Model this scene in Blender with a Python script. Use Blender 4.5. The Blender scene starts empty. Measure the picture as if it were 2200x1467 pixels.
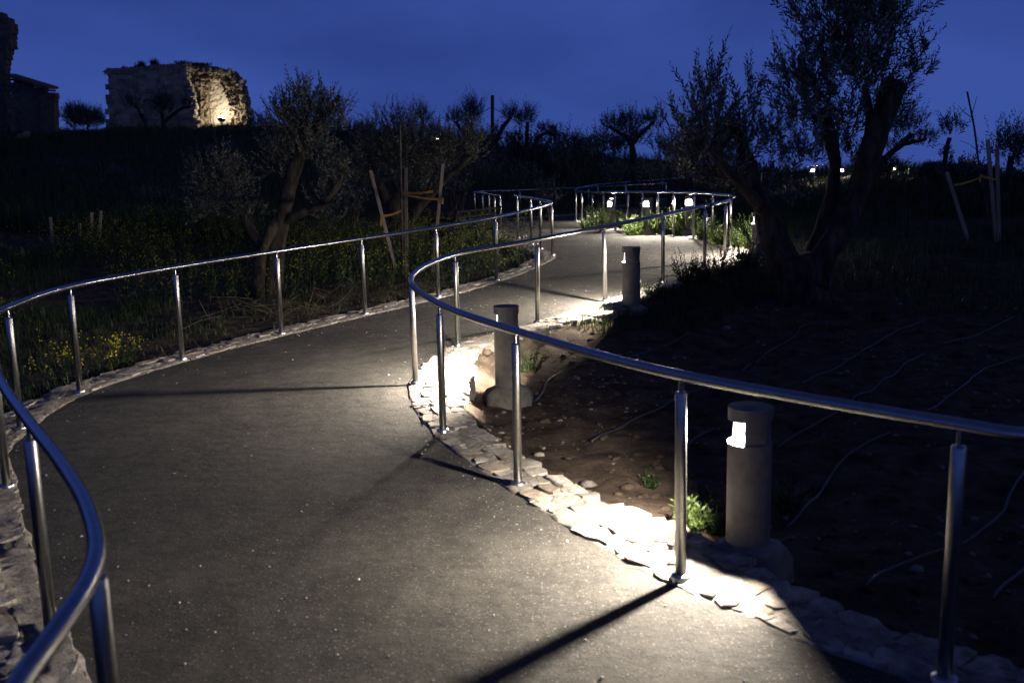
import bpy, math, random
import numpy as np
from mathutils import Vector, Matrix, noise as mnoise, geometry as mgeo

random.seed(7)
RNG = np.random.default_rng(7)
SC = bpy.context.scene
COL = SC.collection

# ------------------------------------------------------------------ camera
CAM_H = 1.81
PITCH, ROLL = math.radians(10.16), math.radians(1.2)
FPX = 2200 * 35.0 / 36.0
cam_d = bpy.data.cameras.new('camera')
cam = bpy.data.objects.new('camera', cam_d)
COL.objects.link(cam)
CAM_R = (Matrix.Rotation(math.pi / 2 - PITCH, 3, 'X') @ Matrix.Rotation(-ROLL, 3, 'Z'))
CAM_P = Vector((0, 0, CAM_H))
cam.matrix_world = Matrix.Translation(CAM_P) @ CAM_R.to_4x4()
cam_d.lens = 35.0
cam_d.sensor_width = 36.0
cam_d.clip_start = 0.05
cam_d.clip_end = 3000
cam_d.dof.use_dof = True
cam_d.dof.focus_distance = 10.5
cam_d.dof.aperture_fstop = 3.2
SC.camera = cam

# ------------------------------------------------------------------ world: dusk sky
SKY_STRENGTH = 0.115
world = bpy.data.worlds.new('World')
SC.world = world
world.use_nodes = True
wn, wl = world.node_tree.nodes, world.node_tree.links
wn.clear()
w_out = wn.new('ShaderNodeOutputWorld')
w_bg = wn.new('ShaderNodeBackground')
w_sky = wn.new('ShaderNodeTexSky')
w_sky.sky_type = 'NISHITA'
w_sky.sun_disc = False
w_sky.sun_elevation = math.radians(-4.0)
w_sky.sun_rotation = math.radians(200.0)
w_sky.ozone_density = 3.0
w_tc = wn.new('ShaderNodeTexCoord')
w_map = wn.new('ShaderNodeMapping')
w_map.inputs['Scale'].default_value = (1.2, 1.2, 3.0)
w_no = wn.new('ShaderNodeTexNoise')
w_no.inputs['Scale'].default_value = 2.6
w_no.inputs['Detail'].default_value = 5.0
w_no.inputs['Roughness'].default_value = 0.5
w_ramp = wn.new('ShaderNodeValToRGB')
w_ramp.color_ramp.elements[0].position = 0.35
w_ramp.color_ramp.elements[0].color = (0.70, 0.72, 0.76, 1)
w_ramp.color_ramp.elements[1].position = 0.68
w_ramp.color_ramp.elements[1].color = (1.12, 1.12, 1.08, 1)
# evening blue that deepens from the horizon to the zenith
w_sep = wn.new('ShaderNodeSeparateXYZ')
w_grad = wn.new('ShaderNodeValToRGB')
w_grad.color_ramp.interpolation = 'EASE'
e = w_grad.color_ramp.elements
e[0].position = 0.0;  e[0].color = (0.36, 0.74, 3.1, 1)
e[1].position = 0.75; e[1].color = (0.12, 0.22, 0.80, 1)
m = e.new(0.12); m.color = (0.33, 0.66, 2.9, 1)
m = e.new(0.30); m.color = (0.19, 0.36, 1.72, 1)
w_mix = wn.new('ShaderNodeMix'); w_mix.data_type = 'RGBA'; w_mix.blend_type = 'MIX'
w_mix.inputs[0].default_value = 0.96
w_mul = wn.new('ShaderNodeMix'); w_mul.data_type = 'RGBA'; w_mul.blend_type = 'MULTIPLY'
w_mul.inputs[0].default_value = 1.0
wl.new(w_tc.outputs['Generated'], w_map.inputs['Vector'])
wl.new(w_map.outputs['Vector'], w_no.inputs['Vector'])
wl.new(w_no.outputs['Fac'], w_ramp.inputs['Fac'])
wl.new(w_tc.outputs['Generated'], w_sep.inputs[0])
wl.new(w_sep.outputs['Z'], w_grad.inputs['Fac'])
wl.new(w_sky.outputs['Color'], w_mix.inputs[6])
wl.new(w_grad.outputs['Color'], w_mix.inputs[7])
wl.new(w_mix.outputs[2], w_mul.inputs[6])
wl.new(w_ramp.outputs['Color'], w_mul.inputs[7])
wl.new(w_mul.outputs[2], w_bg.inputs['Color'])
w_bg.inputs['Strength'].default_value = SKY_STRENGTH
wl.new(w_bg.outputs[0], w_out.inputs['Surface'])

# added weak warm fill standing in for town glow, low from behind right
fill_sun_d = bpy.data.lights.new('fill_sun', 'SUN')
fill_sun_d.energy = 0.06
fill_sun_d.angle = math.radians(40)
fill_sun_d.color = (1.0, 0.86, 0.68)
fill_sun = bpy.data.objects.new('fill_sun', fill_sun_d)
COL.objects.link(fill_sun)
fill_sun.rotation_euler = Vector((-0.86, 0.42, -0.36)).to_track_quat('-Z', 'Y').to_euler()

SC.render.engine = 'CYCLES'
SC.view_settings.view_transform = 'Standard'
SC.view_settings.look = 'None'
SC.view_settings.exposure = 0.0
SC.view_settings.gamma = 1.0
SC.view_settings.use_curve_mapping = False
SC.cycles.use_denoising = True
SC.cycles.max_bounces = 6
SC.cycles.diffuse_bounces = 3
SC.cycles.glossy_bounces = 3
SC.cycles.transmission_bounces = 4
SC.cycles.sample_clamp_indirect = 4.0
SC.cycles.caustics_reflective = False
SC.cycles.caustics_refractive = False

# ------------------------------------------------------------------ helpers
def ray(px, py):
    d = CAM_R @ Vector(((px - 1100.0) / FPX, -(py - 733.5) / FPX, -1.0))
    return d

def at(px, py, Y):
    d = ray(px, py)
    return CAM_P + d * (Y / d.y)

def at_z(px, py, z):
    d = ray(px, py)
    return CAM_P + d * ((z - CAM_H) / d.z)

def to_px(p):
    q = CAM_R.transposed() @ (Vector(p) - CAM_P)
    return (1100 + FPX * q.x / -q.z, 733.5 - FPX * q.y / -q.z)

def link(o, parent=None):
    COL.objects.link(o)
    if parent is not None:
        o.parent = parent
    return o

def mesh_obj(name, V, F, mat, parent=None, smooth=False, loc=None):
    me = bpy.data.meshes.new(name)
    me.from_pydata([tuple(v) for v in V], [], [tuple(f) for f in F])
    if mat: me.materials.append(mat)
    if smooth:
        me.polygons.foreach_set('use_smooth', [True] * len(me.polygons))
    me.update()
    o = bpy.data.objects.new(name, me)
    link(o, parent)
    if loc is not None: o.location = loc
    return o

def fast_mesh(name, V, F, mat, parent=None, smooth=False):
    """V (n,3) float array, F (m,k) int array with one k."""
    V = np.asarray(V, dtype=np.float32); F = np.asarray(F, dtype=np.int32)
    k = F.shape[1]
    me = bpy.data.meshes.new(name)
    me.vertices.add(len(V)); me.vertices.foreach_set('co', V.ravel())
    me.loops.add(F.size); me.loops.foreach_set('vertex_index', F.ravel())
    me.polygons.add(len(F))
    me.polygons.foreach_set('loop_start', np.arange(0, F.size, k, dtype=np.int32))
    me.polygons.foreach_set('loop_total', np.full(len(F), k, dtype=np.int32))
    if smooth: me.polygons.foreach_set('use_smooth', np.ones(len(F), dtype=bool))
    mats = mat if isinstance(mat, (list, tuple)) else [mat]
    for mm in mats: me.materials.append(mm)
    me.update(calc_edges=True)
    me.validate()
    o = bpy.data.objects.new(name, me)
    return link(o, parent)

def empty(name, loc=(0, 0, 0), rz=0.0):
    o = bpy.data.objects.new(name, None)
    o.empty_display_size = 0.1
    link(o)
    o.location = loc
    o.rotation_euler = (0, 0, rz)
    return o

def tag(o, label=None, cat=None, group=None, kind=None):
    if label: o['label'] = label
    if cat: o['category'] = cat
    if group: o['group'] = group
    if kind: o['kind'] = kind
    return o

def copy_tree(o, parent=None):
    c = o.copy()
    COL.objects.link(c)
    c.parent = parent
    for ch in list(o.children):
        copy_tree(ch, c)
    return c

def catmull(P, per=8, closed=False):
    P = [np.array(p, dtype=float) for p in P]
    out = []
    n = len(P)
    for i in range(n - 1):
        p0 = P[max(i - 1, 0)]; p1 = P[i]; p2 = P[i + 1]; p3 = P[min(i + 2, n - 1)]
        # centripetal parametrisation
        t0 = 0.0
        t1 = t0 + max(np.linalg.norm(p1 - p0), 1e-6) ** 0.5
        t2 = t1 + max(np.linalg.norm(p2 - p1), 1e-6) ** 0.5
        t3 = t2 + max(np.linalg.norm(p3 - p2), 1e-6) ** 0.5
        for j in range(per):
            t = t1 + (t2 - t1) * j / per
            A1 = p1 if i == 0 else (t1 - t) / (t1 - t0) * p0 + (t - t0) / (t1 - t0) * p1
            A2 = (t2 - t) / (t2 - t1) * p1 + (t - t1) / (t2 - t1) * p2
            A3 = p2 if i == n - 2 else (t3 - t) / (t3 - t2) * p2 + (t - t2) / (t3 - t2) * p3
            B1 = A2 if i == 0 else (t2 - t) / (t2 - t0) * A1 + (t - t0) / (t2 - t0) * A2
            B2 = A2 if i == n - 2 else (t3 - t) / (t3 - t1) * A2 + (t - t1) / (t3 - t1) * A3
            out.append((t2 - t) / (t2 - t1) * B1 + (t - t1) / (t2 - t1) * B2)
    out.append(P[-1])
    return np.array(out)

def resample(P, step):
    P = np.asarray(P, float)
    seg = np.linalg.norm(np.diff(P, axis=0), axis=1)
    s = np.concatenate([[0], np.cumsum(seg)])
    n = max(2, int(round(s[-1] / step)) + 1)
    q = np.linspace(0, s[-1], n)
    return np.stack([np.interp(q, s, P[:, i]) for i in range(P.shape[1])], axis=1)

def sweep(P, R, sides=12, cap=True, wob=0.0, wscale=6.0, seed=0):
    """tube along polyline P (n,3) with radii R; wob = bark lumpiness (share of the radius)"""
    P = [Vector(p) for p in P]
    n = len(P)
    R = [R] * n if np.isscalar(R) else list(R)
    V, F = [], []
    up = None
    for i in range(n):
        t = (P[min(i + 1, n - 1)] - P[max(i - 1, 0)])
        if t.length < 1e-9: t = Vector((0, 0, 1))
        t.normalize()
        if up is None:
            a = Vector((0, 0, 1)) if abs(t.z) < 0.9 else Vector((1, 0, 0))
            up = (a - t * a.dot(t)).normalized()
        else:
            up = (up - t * up.dot(t))
            up = up.normalized() if up.length > 1e-6 else t.orthogonal().normalized()
        b = t.cross(up)
        for k in range(sides):
            a = 2 * math.pi * k / sides
            dvec = up * math.cos(a) + b * math.sin(a)
            r = R[i]
            if wob:
                q = (P[i] + dvec * R[i]) * wscale + Vector((seed * 7.3, seed * 3.1, 0))
                q.z *= 0.35
                r *= 1 + wob * (mnoise.noise(q) + 0.6 * mnoise.noise(q * 2.3))
            V.append(P[i] + dvec * r)
    for i in range(n - 1):
        for k in range(sides):
            a = i * sides + k; c = i * sides + (k + 1) % sides
            F.append((a, c, c + sides, a + sides))
    if cap:
        F.append(tuple(range(sides - 1, -1, -1)))
        F.append(tuple(range((n - 1) * sides, n * sides)))
    return V, F

def lathe(prof, sides=24, a0=0.0, a1=2 * math.pi):
    full = abs(a1 - a0 - 2 * math.pi) < 1e-6
    n = sides if full else sides + 1
    V, F = [], []
    for (r, z) in prof:
        for k in range(n):
            a = a0 + (a1 - a0) * k / sides
            V.append((r * math.cos(a), r * math.sin(a), z))
    for i in range(len(prof) - 1):
        for k in range(sides):
            a = i * n + k; b = i * n + (k + 1) % n
            F.append((a, b, b + n, a + n))
    return V, F

def box(c, s):
    x, y, z = c; a, b, d = s[0] / 2, s[1] / 2, s[2] / 2
    V = [(x + i * a, y + j * b, z + k * d) for i in (-1, 1) for j in (-1, 1) for k in (-1, 1)]
    F = [(0, 1, 3, 2), (4, 6, 7, 5), (0, 4, 5, 1), (2, 3, 7, 6), (0, 2, 6, 4), (1, 5, 7, 3)]
    return V, F

def join(*parts):
    V, F = [], []
    for (v, f) in parts:
        n = len(V)
        V += list(v)
        F += [tuple(i + n for i in q) for q in f]
    return V, F

# value noise in numpy
_H = np.random.default_rng(3).random((256, 256))
def vnoise(x, y):
    x = np.asarray(x, float); y = np.asarray(y, float)
    xi = np.floor(x).astype(int); yi = np.floor(y).astype(int)
    fx = x - xi; fy = y - yi
    fx = fx * fx * (3 - 2 * fx); fy = fy * fy * (3 - 2 * fy)
    h = lambda a, b: _H[a % 256, b % 256]
    return (h(xi, yi) * (1 - fx) * (1 - fy) + h(xi + 1, yi) * fx * (1 - fy)
            + h(xi, yi + 1) * (1 - fx) * fy + h(xi + 1, yi + 1) * fx * fy) - 0.5

def fbm(x, y, o=4):
    a, s, t = 1.0, 0.0, 1.0
    for _ in range(o):
        s = s + a * vnoise(x * t + 17.1 * t, y * t - 5.3 * t)
        a *= 0.5; t *= 2.03
    return s

def sstep(a, b, x):
    t = np.clip((np.asarray(x, float) - a) / (b - a), 0, 1)
    return t * t * (3 - 2 * t)

# ------------------------------------------------------------------ materials
def material(name, cols, scale=8.0, rough=0.8, metal=0.0, bump=0.0, bscale=40.0, spec=0.3,
             detail=6.0, ramp=(0.35, 0.65), coords='Object', stretch=None, spots=None):
    m = bpy.data.materials.new(name)
    m.use_nodes = True
    n, l = m.node_tree.nodes, m.node_tree.links
    b = n['Principled BSDF']
    b.inputs['Roughness'].default_value = rough
    b.inputs['Metallic'].default_value = metal
    b.inputs['Specular IOR Level'].default_value = spec
    tc = n.new('ShaderNodeTexCoord')
    src = tc.outputs[coords] if coords != 'World' else None
    if coords == 'World':
        g = n.new('ShaderNodeNewGeometry'); src = g.outputs['Position']
    if stretch:
        mp = n.new('ShaderNodeMapping'); mp.inputs['Scale'].default_value = stretch
        l.new(src, mp.inputs['Vector']); src = mp.outputs['Vector']
    no = n.new('ShaderNodeTexNoise')
    no.inputs['Scale'].default_value = scale; no.inputs['Detail'].default_value = detail
    no.inputs['Roughness'].default_value = 0.65
    l.new(src, no.inputs['Vector'])
    r = n.new('ShaderNodeValToRGB')
    els = r.color_ramp.elements
    els[0].position = ramp[0]; els[1].position = ramp[1]
    els[0].color = (*cols[0], 1); els[1].color = (*cols[-1], 1)
    if len(cols) == 3:
        q = els.new((ramp[0] + ramp[1]) / 2); q.color = (*cols[1], 1)
    l.new(no.outputs['Fac'], r.inputs['Fac'])
    colour = r.outputs['Color']
    if spots:                                      # (scale, threshold, colour)
        v = n.new('ShaderNodeTexVoronoi'); v.inputs['Scale'].default_value = spots[0]
        l.new(src, v.inputs['Vector'])
        rr = n.new('ShaderNodeValToRGB')
        rr.color_ramp.elements[0].position = spots[1] * 0.6; rr.color_ramp.elements[0].color = (1, 1, 1, 1)
        rr.color_ramp.elements[1].position = spots[1]; rr.color_ramp.elements[1].color = (0, 0, 0, 1)
        l.new(v.outputs['Distance'], rr.inputs['Fac'])
        mx = n.new('ShaderNodeMix'); mx.data_type = 'RGBA'
        l.new(rr.outputs['Color'], mx.inputs[0]); l.new(colour, mx.inputs[6])
        mx.inputs[7].default_value = (*spots[2], 1)
        colour = mx.outputs[2]
    l.new(colour, b.inputs['Base Color'])
    if bump:
        n2 = n.new('ShaderNodeTexNoise'); n2.inputs['Scale'].default_value = bscale
        n2.inputs['Detail'].default_value = 6.0; n2.inputs['Roughness'].default_value = 0.7
        l.new(src, n2.inputs['Vector'])
        bp = n.new('ShaderNodeBump'); bp.inputs['Strength'].default_value = bump
        bp.inputs['Distance'].default_value = 0.02
        l.new(n2.outputs['Fac'], bp.inputs['Height'])
        l.new(bp.outputs['Normal'], b.inputs['Normal'])
    return m

def vary_by_object(m, lo, hi):
    n, l = m.node_tree.nodes, m.node_tree.links
    b = n['Principled BSDF']
    src = b.inputs['Base Color'].links[0].from_socket
    oi = n.new('ShaderNodeObjectInfo'); mr = n.new('ShaderNodeMapRange')
    mr.inputs['To Min'].default_value = lo; mr.inputs['To Max'].default_value = hi
    l.new(oi.outputs['Random'], mr.inputs['Value'])
    hs = n.new('ShaderNodeHueSaturation'); l.new(mr.outputs[0], hs.inputs['Value']); l.new(src, hs.inputs['Color'])
    l.new(hs.outputs[0], b.inputs['Base Color'])
    return m

def leaf_material(name, top, under, rough=0.5, trans=0.25, vary=3.0):
    m = bpy.data.materials.new(name); m.use_nodes = True
    n, l = m.node_tree.nodes, m.node_tree.links
    b = n['Principled BSDF']; out = n['Material Output']
    b.inputs['Roughness'].default_value = rough
    b.inputs['Specular IOR Level'].default_value = 0.35
    g = n.new('ShaderNodeNewGeometry')
    no = n.new('ShaderNodeTexNoise'); no.inputs['Scale'].default_value = vary
    l.new(g.outputs['Position'], no.inputs['Vector'])
    mx = n.new('ShaderNodeMix'); mx.data_type = 'RGBA'
    mx.inputs[6].default_value = (*top, 1); mx.inputs[7].default_value = (*under, 1)
    l.new(g.outputs['Backfacing'], mx.inputs[0])
    hs = n.new('ShaderNodeHueSaturation')
    mr = n.new('ShaderNodeMapRange')
    mr.inputs['From Min'].default_value = 0.3; mr.inputs['From Max'].default_value = 0.7
    mr.inputs['To Min'].default_value = 0.6; mr.inputs['To Max'].default_value = 1.35
    l.new(no.outputs['Fac'], mr.inputs['Value']); l.new(mr.outputs[0], hs.inputs['Value'])
    l.new(mx.outputs[2], hs.inputs['Color']); l.new(hs.outputs[0], b.inputs['Base Color'])
    if trans:
        t = n.new('ShaderNodeBsdfTranslucent'); l.new(hs.outputs[0], t.inputs['Color'])
        ms = n.new('ShaderNodeMixShader'); ms.inputs[0].default_value = trans
        l.new(b.outputs[0], ms.inputs[1]); l.new(t.outputs[0], ms.inputs[2])
        l.new(ms.outputs[0], out.inputs['Surface'])
    return m

def emission(name, col, strength):
    m = bpy.data.materials.new(name); m.use_nodes = True
    n, l = m.node_tree.nodes, m.node_tree.links
    n.remove(n['Principled BSDF'])
    e = n.new('ShaderNodeEmission'); e.inputs['Color'].default_value = (*col, 1)
    e.inputs['Strength'].default_value = strength
    l.new(e.outputs[0], n['Material Output'].inputs['Surface'])
    return m

M = {}
M['steel'] = material('brushed_steel', [(0.33, 0.33, 0.33), (0.43, 0.43, 0.42)], scale=30, rough=0.21, metal=1.0, bump=0.02, bscale=200)
def asphalt_material():
    m = bpy.data.materials.new('asphalt'); m.use_nodes = True
    n, l = m.node_tree.nodes, m.node_tree.links
    b = n['Principled BSDF']
    b.inputs['Roughness'].default_value = 0.88
    b.inputs['Specular IOR Level'].default_value = 0.3
    pos = n.new('ShaderNodeNewGeometry').outputs['Position']
    def noise(scale, detail=4.0, rough=0.6):
        q = n.new('ShaderNodeTexNoise'); q.inputs['Scale'].default_value = scale
        q.inputs['Detail'].default_value = detail; q.inputs['Roughness'].default_value = rough
        l.new(pos, q.inputs['Vector']); return q.outputs['Fac']
    def ramp(src, stops):
        r = n.new('ShaderNodeValToRGB'); els = r.color_ramp.elements
        els[0].position, els[1].position = stops[0][0], stops[-1][0]
        els[0].color = (*stops[0][1], 1); els[1].color = (*stops[-1][1], 1)
        for p, c in stops[1:-1]:
            e_ = els.new(p); e_.color = (*c, 1)
        l.new(src, r.inputs['Fac']); return r.outputs['Color']
    def mix(a_, b_, mode, f=1.0):
        x = n.new('ShaderNodeMix'); x.data_type = 'RGBA'; x.blend_type = mode
        x.inputs[0].default_value = f
        l.new(a_, x.inputs[6]); l.new(b_, x.inputs[7]); return x.outputs[2]
    base = ramp(noise(0.9, 9, 0.62), [(0.32, (0.034, 0.032, 0.029)), (0.5, (0.050, 0.047, 0.042)), (0.70, (0.082, 0.077, 0.068))])
    grain = ramp(noise(150, 3, 0.7), [(0.32, (0.45, 0.45, 0.45)), (0.5, (0.95, 0.95, 0.95)), (0.68, (1.75, 1.72, 1.66))])
    c = mix(base, grain, 'MULTIPLY')
    patch = ramp(noise(7.0, 6, 0.7), [(0.36, (0.72, 0.72, 0.72)), (0.62, (1.2, 1.2, 1.18))])
    c = mix(c, patch, 'MULTIPLY')
    v = n.new('ShaderNodeTexVoronoi'); v.inputs['Scale'].default_value = 85
    l.new(pos, v.inputs['Vector'])
    sep = n.new('ShaderNodeSeparateColor'); l.new(v.outputs['Color'], sep.inputs[0])
    gt = n.new('ShaderNodeMath'); gt.operation = 'GREATER_THAN'; gt.inputs[1].default_value = 0.90
    l.new(sep.outputs[0], gt.inputs[0])
    lt = n.new('ShaderNodeMath'); lt.operation = 'LESS_THAN'; lt.inputs[1].default_value = 0.38
    l.new(v.outputs['Distance'], lt.inputs[0])
    an = n.new('ShaderNodeMath'); an.operation = 'MULTIPLY'
    l.new(gt.outputs[0], an.inputs[0]); l.new(lt.outputs[0], an.inputs[1])
    x = n.new('ShaderNodeMix'); x.data_type = 'RGBA'
    l.new(an.outputs[0], x.inputs[0]); l.new(c, x.inputs[6]); x.inputs[7].default_value = (0.15, 0.142, 0.128, 1)
    l.new(x.outputs[2], b.inputs['Base Color'])
    bp = n.new('ShaderNodeBump'); bp.inputs['Strength'].default_value = 1.0; bp.inputs['Distance'].default_value = 0.012
    l.new(noise(110, 5, 0.75), bp.inputs['Height'])
    bp2 = n.new('ShaderNodeBump'); bp2.inputs['Strength'].default_value = 0.6; bp2.inputs['Distance'].default_value = 0.03
    l.new(noise(9, 4, 0.6), bp2.inputs['Height']); l.new(bp.outputs['Normal'], bp2.inputs['Normal'])
    l.new(bp2.outputs['Normal'], b.inputs['Normal'])
    return m
M['asphalt'] = asphalt_material()
M['satin'] = material('satin_steel', [(0.36, 0.36, 0.355), (0.48, 0.48, 0.47)], scale=25, rough=0.34, metal=1.0, bump=0.03, bscale=150)
M['bedding'] = material('path_bedding', [(0.015, 0.014, 0.013), (0.03, 0.028, 0.026)], scale=20, rough=1.0, coords='World')
M['limestone'] = material('limestone', [(0.20, 0.18, 0.15), (0.34, 0.315, 0.275), (0.47, 0.44, 0.395)], scale=14, rough=0.9, bump=1.0, bscale=45, coords='World')
M['limestone_b'] = material('limestone_tan', [(0.19, 0.15, 0.11), (0.38, 0.33, 0.265)], scale=12, rough=0.9, bump=1.0, bscale=45, coords='World')
for _k in ('limestone', 'limestone_b'): vary_by_object(M[_k], 0.65, 1.2)
M['terracotta'] = material('red_stone', [(0.22, 0.09, 0.06), (0.35, 0.17, 0.12)], scale=12, rough=0.9, bump=0.8, bscale=25, coords='World')
M['mortar'] = material('mortar', [(0.15, 0.135, 0.115), (0.34, 0.31, 0.27)], scale=18, rough=0.95, bump=1.0, bscale=35, coords='World')
M['soil'] = material('soil', [(0.034, 0.025, 0.018), (0.075, 0.056, 0.041), (0.12, 0.092, 0.068)], scale=5, rough=1.0, bump=1.0, bscale=22, spec=0.1, coords='World', detail=10)
M['pebble'] = material('pale_gravel', [(0.16, 0.145, 0.12), (0.55, 0.52, 0.47)], scale=9, rough=0.8, coords='World')
M['soil_pebble'] = material('soil_gravel', [(0.07, 0.058, 0.045), (0.28, 0.25, 0.22)], scale=3, rough=0.9, coords='World')
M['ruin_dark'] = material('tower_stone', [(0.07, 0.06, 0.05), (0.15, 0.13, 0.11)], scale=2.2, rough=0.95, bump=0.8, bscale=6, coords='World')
M['concrete'] = material('concrete', [(0.13, 0.12, 0.105), (0.24, 0.23, 0.205)], scale=10, rough=0.9, bump=0.5, bscale=40)
M['lamp_body'] = material('grey_lamp_paint', [(0.085, 0.08, 0.072), (0.145, 0.14, 0.13)], scale=7, rough=0.55, bump=0.05, bscale=120)
M['reflector'] = material('white_reflector', [(0.75, 0.75, 0.74), (0.8, 0.8, 0.79)], rough=0.5)
M['bark'] = material('olive_bark', [(0.018, 0.014, 0.010), (0.045, 0.037, 0.028), (0.09, 0.076, 0.058)], scale=11, rough=0.95, bump=1.0, bscale=18, stretch=(1, 1, 0.35), coords='World')
M['twig'] = material('twig', [(0.05, 0.042, 0.03), (0.11, 0.09, 0.065)], scale=8, rough=0.9, coords='World')
M['olive'] = leaf_material('olive_leaf', (0.065, 0.078, 0.048), (0.18, 0.19, 0.15), rough=0.45, trans=0.12)
M['grass'] = leaf_material('grass_blade', (0.036, 0.060, 0.017), (0.04, 0.065, 0.02), trans=0.3, vary=0.9)
M['dry'] = leaf_material('dry_grass', (0.17, 0.125, 0.06), (0.17, 0.125, 0.06), trans=0.15, vary=2)
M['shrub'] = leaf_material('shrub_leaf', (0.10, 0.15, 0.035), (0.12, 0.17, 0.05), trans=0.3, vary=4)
M['weed'] = leaf_material('weed_leaf', (0.028, 0.052, 0.014), (0.038, 0.065, 0.02), trans=0.3, vary=2)
M['yellow'] = leaf_material('yellow_petal', (0.50, 0.46, 0.03), (0.45, 0.42, 0.03), trans=0.3, vary=5)
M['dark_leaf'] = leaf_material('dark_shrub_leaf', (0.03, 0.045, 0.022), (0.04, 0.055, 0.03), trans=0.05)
M['stake'] = material('stake_wood', [(0.26, 0.20, 0.14), (0.46, 0.38, 0.28)], scale=5, rough=0.85, bump=0.4, bscale=60, stretch=(1, 1, 0.1), coords='World')
M['strap'] = material('yellow_strap', [(0.50, 0.25, 0.03), (0.62, 0.36, 0.06)], scale=10, rough=0.6)
M['pipe'] = material('drip_pipe', [(0.05, 0.048, 0.05), (0.10, 0.095, 0.10)], scale=6, rough=0.45, coords='World')
M['bench'] = material('bench_iron', [(0.012, 0.012, 0.013), (0.022, 0.022, 0.022)], scale=10, rough=0.9, spec=0.1)
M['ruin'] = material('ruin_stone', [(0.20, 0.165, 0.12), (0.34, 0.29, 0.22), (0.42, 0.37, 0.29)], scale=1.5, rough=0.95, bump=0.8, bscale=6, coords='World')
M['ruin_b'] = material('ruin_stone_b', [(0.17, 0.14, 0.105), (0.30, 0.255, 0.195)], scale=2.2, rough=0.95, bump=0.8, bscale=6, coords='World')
M['rubble'] = material('ruin_rubble', [(0.07, 0.055, 0.035), (0.22, 0.17, 0.11), (0.36, 0.30, 0.21)], scale=2.6, rough=1.0, bump=1.0, bscale=5, coords='World')
M['plaster'] = material('old_plaster', [(0.40, 0.33, 0.23), (0.62, 0.56, 0.45)], scale=1.4, rough=0.95, bump=0.5, bscale=7, coords='World')
M['tile'] = material('roof_tile', [(0.10, 0.06, 0.045), (0.18, 0.11, 0.08)], scale=3, rough=0.9, coords='World')
M['wood_dark'] = material('dark_timber', [(0.04, 0.03, 0.022), (0.08, 0.06, 0.045)], scale=5, rough=0.9)
M['baffle'] = material('matt_black_baffle', [(0.008, 0.008, 0.008), (0.012, 0.012, 0.012)], rough=1.0, spec=0.0)
M['black'] = material('black_rubber', [(0.015, 0.015, 0.015), (0.025, 0.025, 0.025)], rough=0.6)
M['lamp'] = emission('lamp_lens_light', (1.0, 0.88, 0.73), 70000.0)
M['lamp_glass'] = emission('frosted_lamp_glass_light', (1.0, 0.88, 0.72), 3200.0)
M['lamp_mid'] = emission('bend_lamp_lens_light', (1.0, 0.89, 0.74), 36000.0)
M['lamp_mid_glass'] = emission('bend_lamp_glass_light', (1.0, 0.89, 0.74), 2200.0)
def cover_material():
    m = bpy.data.materials.new('glowing_lens_cover'); m.use_nodes = True
    n, l = m.node_tree.nodes, m.node_tree.links
    n.remove(n['Principled BSDF'])
    t = n.new('ShaderNodeBsdfTransparent'); e_ = n.new('ShaderNodeEmission'); a_ = n.new('ShaderNodeAddShader')
    e_.inputs['Color'].default_value = (1.0, 0.95, 0.86, 1); e_.inputs['Strength'].default_value = 2.5
    l.new(t.outputs[0], a_.inputs[0]); l.new(e_.outputs[0], a_.inputs[1]); l.new(a_.outputs[0], n['Material Output'].inputs['Surface'])
    return m
M['cover'] = cover_material()
M['lamp_far'] = emission('far_lamp_lens_light', (1.0, 0.92, 0.80), 1200.0)
M['flood'] = emission('floodlight_light', (1.0, 0.90, 0.72), 150.0)

# ------------------------------------------------------------------ path height (m) from the slope seen along the rails
_ZP = np.array([
    (-4, 0, 0), (0, 0, 0), (4, 0, 0), (-4, 4, 0), (0, 4, 0), (4, 4, 0), (-4, 7, 0), (-1, 7, 0), (3, 6, 0), (-3, 9.5, 0.02), (0, 8.3, 0.03),
    (-1.7, 11.6, .08), (-.3, 14.3, .14), (.6, 16, .28), (.1, 18.9, .32), (-.26, 22, .18), (-.6, 27, .06), (1, 30, .05),
    (.26, 10.1, .15), (1, 11, .21), (1.9, 12.2, .29), (2.7, 13.3, .36), (3.2, 16, .38), (2.6, 19.6, .33), (2.2, 22, .25),
    (1.9, 27, .13), (3, 31, .10), (5, 38, .08), (8, 46, .06), (12, 55, .05), (1.5, 3.0, .15), (2.5, 2.4, .18), (3.5, 1.7, .18), (5, 9, .0), (7, 12, .1), (-6, 14, .0), (-5, 20, .1)])
def zp(X, Y):
    X = np.asarray(X, float); Y = np.asarray(Y, float)
    sh = X.shape
    x = X.reshape(-1, 1); y = Y.reshape(-1, 1)
    d2 = (x - _ZP[None, :, 0]) ** 2 + (y - _ZP[None, :, 1]) ** 2
    bw = 1.7 + 0.05 * np.clip(y, 0, 60)
    w = np.exp(-(d2 - d2.min(axis=1, keepdims=True)) / (2 * bw * bw))
    return ((w * _ZP[None, :, 2]).sum(1) / w.sum(1)).reshape(sh)

def on_path(px, py, h=0.0):
    z = h
    for _ in range(25):
        p = at_z(px, py, z)
        z = 0.5 * z + 0.5 * (float(zp(p.x, p.y)) + h)
    return (p.x, p.y)

RAIL_H = 0.88
B_ = lambda *l: [on_path(x, y) for x, y in l]            # posts seen at their foot
T_ = lambda *l: [on_path(x, y, RAIL_H) for x, y in l]    # rail seen from above

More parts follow.
